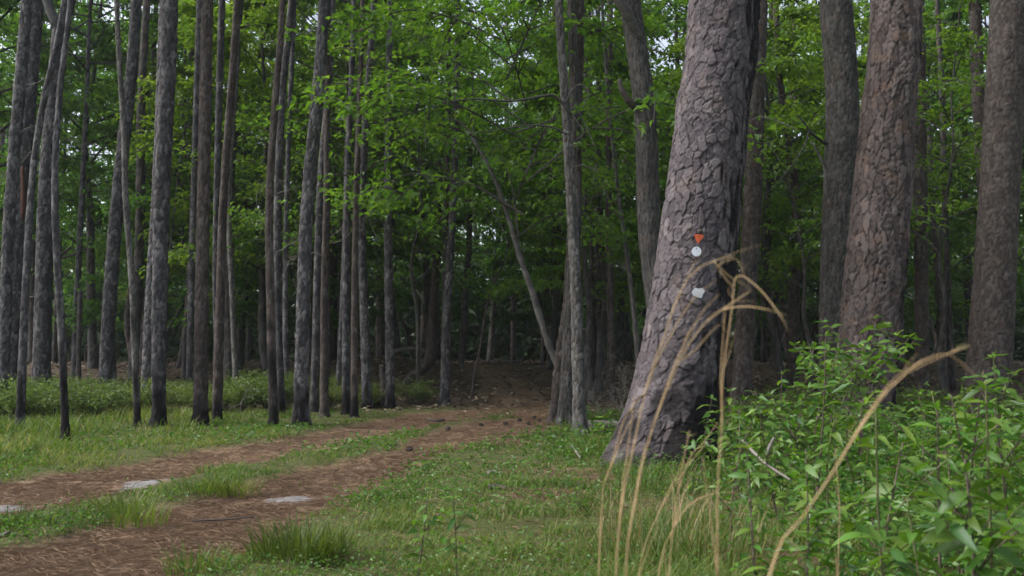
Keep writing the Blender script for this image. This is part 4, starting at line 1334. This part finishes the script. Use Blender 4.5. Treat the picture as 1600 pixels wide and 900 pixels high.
def cone_mesh():
    gg = np.random.default_rng(77)
    a_ = Acc()
    P = np.stack([np.linspace(-0.045, 0.045, 7), np.zeros(7), np.zeros(7)], 1)
    add_tube(a_, P, [0.010, 0.018, 0.022, 0.022, 0.019, 0.013, 0.006], 8)
    for k in range(44):                       # scales
        f = k / 44
        x = -0.042 + 0.082 * f
        aa = k * 2.4
        rr = 0.024 * math.sin(PI * (0.25 + 0.72 * f)) ** 0.7
        n_ = np.array([0.35, math.cos(aa), math.sin(aa)])
        tang = np.array([0, -math.sin(aa), math.cos(aa)])
        b = np.array([x, math.cos(aa) * rr * 0.7, math.sin(aa) * rr * 0.7])
        tip = b + n_ * 0.014
        a_.add([b - tang * 0.006, b + tang * 0.006, tip + tang * 0.004, tip - tang * 0.004], [[0, 1, 2, 3]])
    return a_.mesh('pine_cone', M['darkwood'], False)
CONE = cone_mesh()
gc = np.random.default_rng(14)
for px, py in [(812, 655), (826, 660), (843, 656), (790, 660), (752, 662), (858, 662), (700, 668), (640, 700), (505, 708), (775, 653), (835, 651)]:
    c = ground_hit(px, py)
    o = link('pine_cone', CONE, None, (c[0], c[1], c[2] - 0.012))
    o.rotation_euler = (gc.uniform(0, 6), gc.uniform(-0.3, 0.3), gc.uniform(0, 6))
    o.scale = (gc.uniform(0.7, 1.05),) * 3
    tag(o, 'dark fallen pine cone lying on the straw of the track', 'pine cone', 'pine cones on the track')

# dead brush behind the marked pine
def brush(px, Y, n, h, label):
    gg = np.random.default_rng(int(px))
    b = on_ground(px, Y)
    root = empty('dead_brush', tuple(b), label, 'dead brush', 'leafless brush in the shade')
    for k in range(n):
        az = gg.uniform(0, 2 * PI)
        d = np.array([math.cos(az) * 0.7, math.sin(az) * 0.5, gg.uniform(0.3, 1.2)])
        link('twig', twig_mesh('twig', random_dead_branch(gg, [gg.normal(0, 0.15), gg.normal(0, 0.1), 0], d, h * gg.uniform(0.6, 1.1), 0.008), M['twig'], 4), root)
brush(962, 13.0, 6, 0.8, 'tangle of pale dead twigs behind the thin log')
brush(935, 14.2, 5, 0.6, 'grey brush heap beside the pale trunk')
brush(985, 12.5, 4, 0.9, 'upright bare twigs touching the marked pine')
brush(75, 13.8, 3, 0.6, 'bleached twigs in the shrubs by the edge pines')
brush(372, 13.5, 2, 0.5, 'small bare twig clump below the bowed pale pine')

# ------------------------------------------------------------------ low shrubs on the verge
def shrub_proto(seed, n=1700, w=0.75, h=0.75, leaf=0.075):
    gg = np.random.default_rng(seed)
    wood, pts = Acc(), []
    for k in range(16):
        az = gg.uniform(0, 2 * PI); l = gg.uniform(0.5, 1.0)
        e = np.array([math.cos(az) * w * l, math.sin(az) * w * l, h * gg.uniform(0.5, 1.1)])
        P = spline([[0, 0, -0.03], e * [0.35, 0.35, 0.6], e], 8)
        add_tube(wood, P, np.linspace(0.008, 0.003, 8), 4)
        for q in range(3, 8): pts.append(P[q])
    pts = np.array(pts)
    dens = gg.uniform(0.1, 1, len(pts))
    pk = gg.choice(len(pts), n, p=dens / dens.sum())
    p = pts[pk] + gg.normal(0, 0.09, (n, 3))
    p[:, 2] = np.abs(p[:, 2])
    V, F = leaves(p, unit(n, gg) + [0, 0, 0.2], unit(n, gg) * 0.6 + [0, 0, 1], leaf * gg.uniform(.6, 1.3, n), leaf * 0.5 * gg.uniform(.7, 1.2, n))
    a = Acc(); a.add(V, F, tone=np.repeat(gg.uniform(0, 1, n), 4))
    return wood.mesh('stems', M['woody'], False), a.mesh('foliage', M['shrub'], False)
SHP = [shrub_proto(s_) for s_ in (61, 62, 63)]
first_s = {}
def shrub(k, x, y, sc, label, group, szf=1.0):
    loc = (x, y, float(terrain(x, y)))
    if k not in first_s:
        root = empty('shrub', loc, label, 'shrub', group, random.uniform(0, 6))
        a = link('stems', SHP[k][0], root); b = link('foliage', SHP[k][1], root)
        root.scale = (sc, sc, sc * szf)
        first_s[k] = (root, [(a, []), (b, [])])
    else:
        copy_thing(first_s[k][0], loc, random.uniform(0, 6), (sc, sc, sc * szf), label, group, first_s[k][1])
gs = np.random.default_rng(15)
SH = 'low shrubs under the verge pines'
for i in range(40):
    Y = gs.uniform(13.0, 17.5); px = gs.uniform(-80, 430)
    sc = gs.uniform(0.55, 1.0)
    shrub(i % 3, X(px, Y), Y, sc, ('small' if sc < 0.7 else 'middling' if sc < 0.86 else 'wide') + ' pale green shrub in the ' + ('front' if Y < 15 else 'back') + ' row ' + gap_of(X(px, Y), Y), SH, gs.uniform(0.5, 0.85))
for i in range(12):
    Y = gs.uniform(14.5, 18); px = gs.uniform(430, 700)
    shrub(i % 3, X(px, Y), Y, gs.uniform(0.45, 0.7), 'small shrub on the dark verge edge ' + gap_of(X(px, Y), Y), 'small shrubs before the bank', 0.8)
for i in range(14):
    Y = gs.uniform(8, 13.5); px = gs.uniform(1140, 1700)
    shrub(i % 3, X(px, Y), Y, gs.uniform(0.4, 0.6), 'leafy shrub at the back of the seedling thicket ' + gap_of(X(px, Y), Y), 'shrubs behind the seedlings', 1.0)

# ------------------------------------------------------------------ seedling thicket
def leaf_shape(seed, L=1.0, W=0.42, curl=0.25):
    """one leaf, unit length along +x, with midrib fold and a curved tip: 16 triangles"""
    gg = np.random.default_rng(seed)
    f = np.array([0, 0.16, 0.36, 0.58, 0.8, 1.0])
    wd = np.array([0.02, 0.62, 1.0, 0.86, 0.45, 0.0]) * W / 2
    z = -curl * f ** 2 + 0.05 * np.sin(f * 5 + seed)
    mid = np.stack([f, 0 * f, z], 1)
    lf = mid + np.stack([0 * f, wd, 0.35 * wd], 1)
    rt = mid + np.stack([0 * f, -wd, 0.35 * wd + 0.02 * gg.normal(size=6) * (wd > 0.05)], 1)
    V = np.vstack([mid, lf, rt])
    F = [[i, i + 1, 7 + i, 6 + i] for i in range(5)] + [[i + 1, i, 12 + i, 13 + i] for i in range(5)]
    return mk_mesh('leaf', V, np.array(F), M['plant'], {'tone': np.full(18, gg.uniform(0.1, 0.9))})
LEAF = [leaf_shape(s_, curl=c, W=w_) for s_, c, w_ in ((1, 0.15, 0.38), (2, 0.35, 0.36), (3, 0.5, 0.30), (4, 0.25, 0.46), (5, 0.05, 0.33), (6, 0.4, 0.40), (7, 0.2, 0.28), (8, 0.6, 0.38))]

def seedling(x, y, h, leaf, label, group, seed, n_br=3, lean=0.15, woody=True, name='seedling', pairs=None, wmul=1.0):
    gg = np.random.default_rng(seed)
    z = float(terrain(x, y))
    root = empty(name, (x, y, z), label, 'plant', group)
    a_ = Acc()
    axes = []
    az = gg.uniform(0, 2 * PI)
    tip = np.array([math.cos(az) * lean * h, math.sin(az) * lean * h, h])
    main = spline([[0, 0, -0.03], tip * [0.3, 0.3, 0.5] + gg.normal(0, 0.02, 3), tip], 12)
    add_tube(a_, main, np.linspace(0.0045, 0.0018, 12) * (0.6 + h), 5)
    axes.append((main, 3))
    for b in range(n_br):
        i0 = gg.integers(3, 9)
        az = b * 2.4 + gg.uniform(-0.5, 0.5)
        l = h * gg.uniform(0.25, 0.45)
        e = main[i0] + np.array([math.cos(az) * l * 0.75, math.sin(az) * l * 0.75, l * gg.uniform(0.5, 0.9)])
        br = spline([main[i0], (main[i0] + e) / 2 + [0, 0, 0.02], e], 8)
        add_tube(a_, br, np.linspace(0.0022, 0.0012, 8) * (0.6 + h), 4)
        axes.append((br, 2))
    link('stem', a_.mesh('stem', M['woody'] if woody and seed % 3 else M['stem']), root)
    for ax, s0 in axes:
        n = len(ax)
        ln = np.linalg.norm(np.diff(ax, axis=0), axis=1).sum()
        k = pairs or max(3, int(ln / (leaf * 0.75)))
        for q in range(k):
            f = (s0 / n) + (1 - s0 / n) * (q + 0.5) / k
            p = np.array([np.interp(f * (n - 1), np.arange(n), ax[:, c]) for c in range(3)])
            a0 = q * 1.57 + gg.uniform(-0.4, 0.4)
            m = 2 if q < k - 1 else 4
            for w_ in range(m):
                aa = a0 + w_ * 2 * PI / m + gg.uniform(-0.3, 0.3)
                pitch = gg.uniform(-0.35, 0.35) if q < k - 1 else gg.uniform(-0.9, -0.1)   # negative points up
                roll = gg.normal(0, 0.45)
                sz = leaf * gg.uniform(0.65, 1.2) * (1.0 if q < k - 1 else 0.7)
                o = bpy.data.objects.new('leaf', LEAF[gg.integers(0, 8)])
                COL.objects.link(o)
                o.parent = root
                o.matrix_local = Matrix.Translation(Vector(p)) @ Matrix.Rotation(aa, 4, 'Z') @ Matrix.Rotation(pitch, 4, 'Y') @ Matrix.Rotation(roll, 4, 'X') @ Matrix.Diagonal((sz, sz * wmul, sz, 1))
    return root

GS = 'leafy seedlings in the thicket'
named = [
 # px of the stem, depth, height, leaf length, label
 (1330, 4.9, 1.14, 0.085, 'tallest seedling, its top against the thick plated pine'),
 (1270, 5.1, 0.95, 0.08, 'tall bushy seedling beside the tallest one'),
 (1400, 2.3, 0.52, 0.095, 'large leaved seedling with a broad hanging leaf low in the thicket'),
 (1545, 2.3, 0.62, 0.10, 'big leaved seedling low at the picture edge'),
 (1480, 3.2, 0.86, 0.085, 'tall seedling before the small scaled thick pine'),
 (1560, 3.6, 0.92, 0.085, 'tall seedling filling the edge under the thick pine'),
 (1090, 6.1, 0.62, 0.085, 'bright seedling growing against the foot of the marked pine'),
 (1150, 5.6, 0.70, 0.085, 'bright seedling in the charred corner of the marked pine'),
 (940, 9.2, 0.30, 0.12, 'broad leaved seedling at the foot of the pale grey trunk'),
 (975, 7.2, 0.24, 0.10, 'dark small seedling beside the marked pine foot'),
 (1235, 5.6, 0.98, 0.085, 'bushy seedling in the gap between marked pine and dark oak'),
 (1300, 5.3, 1.02, 0.08, 'leaning seedling just before the tallest one'),
 (1205, 5.9, 0.80, 0.085, 'seedling near the pale pole gap'),
 (650, 3.4, 0.38, 0.055, 'thin blue green seedling in the grass by the track'),
 (715, 3.1, 0.44, 0.058, 'slender taller blue green seedling out in the grass'),
 (910, 4.9, 0.22, 0.07, 'yellow green seedling on straw before the marked pine'),
]
for i, (px, Y, h, lf, lab) in enumerate(named):
    seedling(X(px, Y), Y, h, lf, lab, GS, 100 + i, n_br=9 if h > 0.9 else 5 if h > 0.6 else 2)
gs = np.random.default_rng(33)
cnt, spots = 0, []
while cnt < 84:
    Y = math.sqrt(gs.uniform(2.3 ** 2, 8.2 ** 2))
    px = gs.uniform(1120, 1720) + max(0, (3.6 - Y)) * 60
    x = X(px, Y)
    if any((x - a) ** 2 + (Y - b) ** 2 < 0.20 ** 2 for a, b in spots): continue
    if abs(x - X(1340, 10.8)) < 0.1: pass
    spots.append((x, Y)); cnt += 1
    # plants get taller further back so the thicket slopes down towards the viewer
    h = gs.uniform(0.35, 1.2) * (0.78 + 0.05 * Y) * (0.62 + 0.38 * ss(1120, 1330, px))
    cap = 0.9 - 0.046 * Y if px < 1205 else 0.9 + 0.022 * Y if px < 1325 else 0.9 - 0.055 * Y if px < 1430 else 0.9 - 0.018 * Y if px < 1560 else 0.9 - 0.03 * Y
    h = min(h, max(0.25, cap * gs.uniform(0.8, 1.04)))
    lf_, nb_, wm_, ln_ = gs.uniform(0.055, 0.105), int(gs.integers(1, 5)), gs.uniform(0.68, 1.2), gs.uniform(0.05, 0.3)
    lab = ('low' if h < 0.4 else 'middling' if h < 0.65 else 'tall') + (' narrow leaved' if wm_ < 0.88 else ' broad leaved' if wm_ > 1.05 else ' oval leaved') + ' seedling ' + \
          ('close to the viewer ' if Y < 4 else 'midway in the thicket ' if Y < 6 else 'at the thicket back ') + gap_of(x, Y).replace('behind', 'before')
    seedling(x, Y, h, lf_, lab, GS, 300 + cnt, n_br=nb_, wmul=wm_, lean=ln_)

def ground_cover():
    gg = np.random.default_rng(12)
    n = 27000
    r = np.exp(gg.uniform(math.log(1.7), math.log(11), n)); a = gg.uniform(0.03, 0.66, n)
    x, y = r * np.sin(a), r * np.cos(a)
    dens = ss(0.06, 0.30, x / y - 0.13) * (0.35 + 0.65 * clump(x + 9, y))
    keep = gg.uniform(0, 1, n) < dens
    x, y, r = x[keep], y[keep], r[keep]
    n = len(x)
    hh = gg.uniform(0.02, 1, n) ** 1.3 * (0.20 + 0.22 * ss(2, 6, y) * ss(0.2, 0.35, x / y))
    p = np.stack([x, y, terrain(x, y) + hh], 1)
    V, F = leaves(p, unit(n, gg) * [1, 1, 0.5], unit(n, gg) * 0.6 + [0, 0, 1], np.clip(0.011 * r, 0.03, 0.075) * gg.uniform(.6, 1.5, n), np.clip(0.006 * r, 0.014, 0.038) * gg.uniform(.7, 1.3, n))
    o = link('undergrowth', mk_mesh('ground_cover', V, F, M['plant'], {'tone': np.repeat(gg.uniform(0, 0.9, n), 4)}, False))
    tag(o, 'small leaved ground cover under the seedling thicket', 'undergrowth', None, 'stuff')
ground_cover()

def weeds():
    gg = np.random.default_rng(22)
    n = 60000
    r = np.exp(gg.uniform(math.log(2.2), math.log(14), n)); a = gg.uniform(-0.62, 0.35, n)
    x, y = r * np.sin(a), r * np.cos(a)
    dens = (1 - rut(x, y)) * np.clip(0.2 + 1.6 * fbm(x * 0.9 + 30, y * 0.9, seed=91) + 0.35 * ss(-1.2, 0.8, x), 0.06, 1)
    keep = gg.uniform(0, 1, n) < dens
    x, y, r = x[keep], y[keep], r[keep]
    n = len(x)
    p = np.stack([x, y, terrain(x, y) + gg.uniform(0.01, 1, n) ** 1.5 * (0.08 + 0.10 * ss(-0.8, 1.0, x))], 1)
    V, F = leaves(p, unit(n, gg) * [1, 1, 0.4], unit(n, gg) * 0.5 + [0, 0, 1], np.clip(0.0052 * r, 0.016, 0.05) * gg.uniform(.6, 1.5, n), np.clip(0.0034 * r, 0.011, 0.032) * gg.uniform(.7, 1.3, n))
    o = link('weeds', mk_mesh('weeds', V, F, M['plant'], {'tone': np.repeat(gg.uniform(0.1, 0.9, n), 4)}, False))
    tag(o, 'small broad leaved weeds mixed through the verge grass', 'weeds', None, 'stuff')
weeds()

# ------------------------------------------------------------------ dry stalks close to the camera
def stalk(pix, D, r, label, side=(), head=None):
    """pix from the lowest visible point upward"""
    W = [at(px, py, d_) for (px, py), d_ in zip(pix, D)]
    d = (W[0] - W[1]) / np.linalg.norm(W[0] - W[1])
    g0 = W[0] + d * [0.5, 0.5, 1] * max(0.0, (W[0][2] - 0.0)) / max(0.5, -d[2])
    g0[2] = float(terrain(g0[0], g0[1])) - 0.02
    W = [g0, (g0 + W[0]) / 2 + [0.006, 0, 0]] + W if W[0][2] > 0.1 else [g0] + W
    root = empty('dry_stalk', tuple(g0), label, 'dry grass stalk', 'dry grass stalks before the marked pine')
    P = spline(np.array(W) - g0, 40)
    rr = 0.78 * r * np.linspace(1.0, 0.42, 40) * (1 + 0.15 * vnoise(np.arange(40) * 0.55, np.zeros(40), seed=int(pix[0][0])))
    for k in (9, 18, 27): rr[k] *= 1.35
    a_ = Acc(); add_tube(a_, P, rr, 8)
    link('stem', a_.mesh('stem', M['straw']), root)
    # a loose sheath blade beside the stem
    for k in (12, 22, 30):
        Q = P[k:k + 8] + np.linspace(0, 1, 8)[:, None] ** 1.5 * rng.normal(0, 0.016, 3) + rng.normal(0, 0.0006, 3)
        b_ = Acc(); add_tube(b_, Q, np.linspace(r * 0.7, r * 0.15, 8), 5)
        link('sheath', b_.mesh('sheath', M['straw']), root)
    for k in range(32, 39, 2):          # fine awns near the top
        e = P[k] + (P[min(39, k + 1)] - P[k - 1]) * rng.uniform(0.4, 1.0) + rng.normal(0, 0.010, 3)
        b_ = Acc(); add_tube(b_, spline(np.array([P[k], (P[k] + e) / 2 + rng.normal(0, 0.004, 3), e]), 8), np.linspace(r * 0.22, r * 0.08, 8), 4)
        link('awn', b_.mesh('awn', M['straw']), root)
    for q, dd in side:
        Q = np.array([at(px, py, d_) for (px, py), d_ in zip(q, dd)]) - g0
        b_ = Acc(); add_tube(b_, spline(Q, 16), np.linspace(r * 0.5, r * 0.2, 16), 6)
        link('side_shoot', b_.mesh('side_shoot', M['straw']), root)
    return root
stalk([(936, 890), (943, 760), (954, 729), (976, 654), (1003, 618), (1015, 590)], [1.55] * 6, 0.0017, 'first thin dry stalk of the clump, bent low')
stalk([(963, 890), (975, 770), (989, 704), (1006, 623), (1024, 561), (1040, 520), (1057, 470), (1082, 426), (1115, 408), (1148, 400)], [1.35] * 10, 0.0019,
      'tall dry stalk arching up to the white marker', side=[([(1115, 408), (1140, 432), (1165, 446), (1175, 455)], [1.35] * 4)])
stalk([(978, 890), (990, 800), (1009, 704), (1037, 623), (1062, 564), (1093, 514), (1130, 483), (1172, 455)], [1.25] * 8, 0.0020,
      'thick dry stalk curving across the marked pine', side=[([(1062, 564), (1085, 548), (1110, 520), (1125, 506)], [1.25] * 4), ([(1130, 483), (1165, 479), (1200, 484), (1232, 494)], [1.25, 1.23, 1.2, 1.2])])
stalk([(1046, 894), (1059, 769), (1071, 704), (1077, 673)], [1.5] * 4, 0.0016, 'short dry stalk standing below the taller ones', side=[([(1059, 769), (1078, 715), (1100, 690), (1122, 660)], [1.5] * 4)])
stalk([(1122, 890), (1122, 757), (1129, 654), (1128, 611), (1133, 558), (1144, 480), (1147, 440)], [1.3] * 7, 0.0019, 'straight upright dry stalk before the charred side',
      side=[([(1147, 440), (1158, 430), (1190, 455), (1222, 497), (1232, 520)], [1.3, 1.3, 1.28, 1.25, 1.25]), ([(1146, 450), (1130, 430), (1122, 415), (1150, 405), (1163, 430)], [1.3] * 5)])
stalk([(1204, 895), (1257, 805), (1302, 737), (1344, 669), (1382, 617), (1412, 586), (1465, 560), (1515, 540)], [1.05] * 8, 0.0020, 'long dry stalk slanting across the seedling thicket',
      side=[([(1412, 586), (1440, 565), (1478, 553), (1505, 570), (1530, 592)], [1.05] * 5), ([(1232, 842), (1245, 856), (1252, 872)], [1.05] * 3)])
stalk([(1030, 890), (1050, 830), (1075, 790), (1110, 772), (1150, 768)], [1.6] * 5, 0.0014, 'low dry blade bowing over the clump foot')
stalk([(1000, 885), (1030, 800), (1070, 735), (1105, 690)], [1.7] * 4, 0.0014, 'faint dry blade crossing behind the clump')
stalk([(1310, 890), (1312, 800), (1308, 740), (1305, 700)], [1.9] * 4, 0.0014, 'single dry blade upright among the seedlings')

# ------------------------------------------------------------------ trail markers on the big pine
def hit_pine(px, py):
    o = Vector((0, 0, CAM_H)); d = Vector(ray(px, py)).normalized()
    loc, n, i, dist = bp_tree.ray_cast(o, d)
    return (loc, d) if loc is not None else (Vector(at(px, py, 6.4)), d)
def marker(name, outline_px, cpx, mk, label, cat, thick=0.003, lift=0.006, hole=None):
    hits = [hit_pine(*p)[0] for p in outline_px + [cpx]]
    c = hit_pine(*cpx)[0]
    Yp = min(h.y for h in hits) - lift
    front = [Vector(at(px, py, Yp)) for px, py in outline_px]
    cc = Vector(at(*cpx, Yp))
    n = len(front)
    V = [f - cc for f in front] + [f - cc + Vector((0, thick, 0)) for f in front] + [Vector((0, -0.0015, 0)), Vector((0, thick, 0))]
    F3 = [[2 * n, (i + 1) % n, i] for i in range(n)] + [[2 * n + 1, n + i, n + (i + 1) % n] for i in range(n)]
    F4 = [[i, (i + 1) % n, n + (i + 1) % n, n + i] for i in range(n)]
    root = empty(name, tuple(cc), label, cat, 'trail markers on the big pine')
    link('plate', mk_mesh('plate', np.array([tuple(v) for v in V]), [np.array(F3), np.array(F4)], M[mk], smooth=False), root)
    # the nail through it, reaching into the bark
    for hpx in ([hole] if hole else []):
        hp = Vector(at(*hpx, Yp)) - cc
        a_ = Acc()
        add_tube(a_, np.array([hp + Vector((0, -0.005, 0)), hp + Vector((0, -0.004, 0)), hp + Vector((0, 0.04, 0))]), [0.005, 0.005, 0.002], 10)
        link('nail', a_.mesh('nail', M['nail']), root)
    return root
marker('trail_marker', [(1084.5, 366.5), (1092, 365.8), (1100.8, 368), (1096, 374.5), (1090.5, 380.8), (1087, 374)], (1092, 371), 'orange', 'orange triangular trail marker pointing down on the big pine', 'trail marker', hole=(1092, 369))
circ = [(1088.3 + 7.6 * math.cos(a), 393 + 7.6 * math.sin(a)) for a in np.arange(28) / 28 * 2 * PI]
marker('trail_marker', circ, (1088.3, 393), 'white', 'round white trail marker nailed below the orange triangle', 'trail marker', hole=(1088, 388.2))
marker('paper_tag', [(1081.5, 455.5), (1086, 449.5), (1092, 451), (1098, 450), (1101.5, 455), (1098, 461), (1096, 466), (1090, 464.5), (1084, 462), (1082, 459)], (1091, 457.5), 'paper', 'torn grey white square tag below the round marker', 'tag')
# the dark knot above the triangle
def knot(px, py, rx, rz):
    loc, d = hit_pine(px, py)
    a = np.arange(12) / 12 * 2 * PI
    rings = []
    for f, o_ in ((1.0, 0.012), (0.85, -0.016), (0.5, -0.028)):
        rings.append(np.stack([rx * f * np.cos(a) * (1 + 0.1 * np.sin(3 * a)), np.full(12, o_), rz * f * np.sin(a)], 1))
    V = np.vstack(rings + [[[0, -0.03, 0]]])
    i, j = np.meshgrid(np.arange(2), np.arange(12), indexing='ij'); j2 = (j + 1) % 12
    F = np.stack([i * 12 + j, i * 12 + j2, (i + 1) * 12 + j2, (i + 1) * 12 + j], -1).reshape(-1, 4)
    F3 = np.array([[24 + k, 24 + (k + 1) % 12, 36] for k in range(12)])
    link('knot', mk_mesh('knot', V, [F, F3], M['darkwood']), bp_root, Vector(loc) - bp_root.location)
knot(1093, 362, 0.022, 0.026)

# thin air between the trees
def haze():
    x0, x1, y0, y1, z0, z1 = -110.0, 110.0, -15.0, 135.0, -1.3, 31.0
    V = np.array([(x, y, z) for x in (x0, x1) for y in (y0, y1) for z in (z0, z1)])
    F = np.array([[0, 1, 3, 2], [4, 6, 7, 5], [0, 4, 5, 1], [2, 3, 7, 6], [0, 2, 6, 4], [1, 5, 7, 3]])
    m, t = mat('haze')
    v = N(t, 'ShaderNodeVolumePrincipled')
    v.inputs['Color'].default_value = (0.86, 0.92, 1.0, 1)
    v.inputs['Density'].default_value = 0.0005
    o = N(t, 'ShaderNodeOutputMaterial')
    t.links.new(v.outputs[0], o.inputs['Volume'])
    tag(link('haze', mk_mesh('haze', V, F, m, smooth=False)), 'thin pale air between the far trunks', 'haze', None, 'stuff')
haze()

print('TRIS', sum(len(m.loops) - 2 * len(m.polygons) for m in bpy.data.meshes), 'OBJ', len(bpy.data.objects))
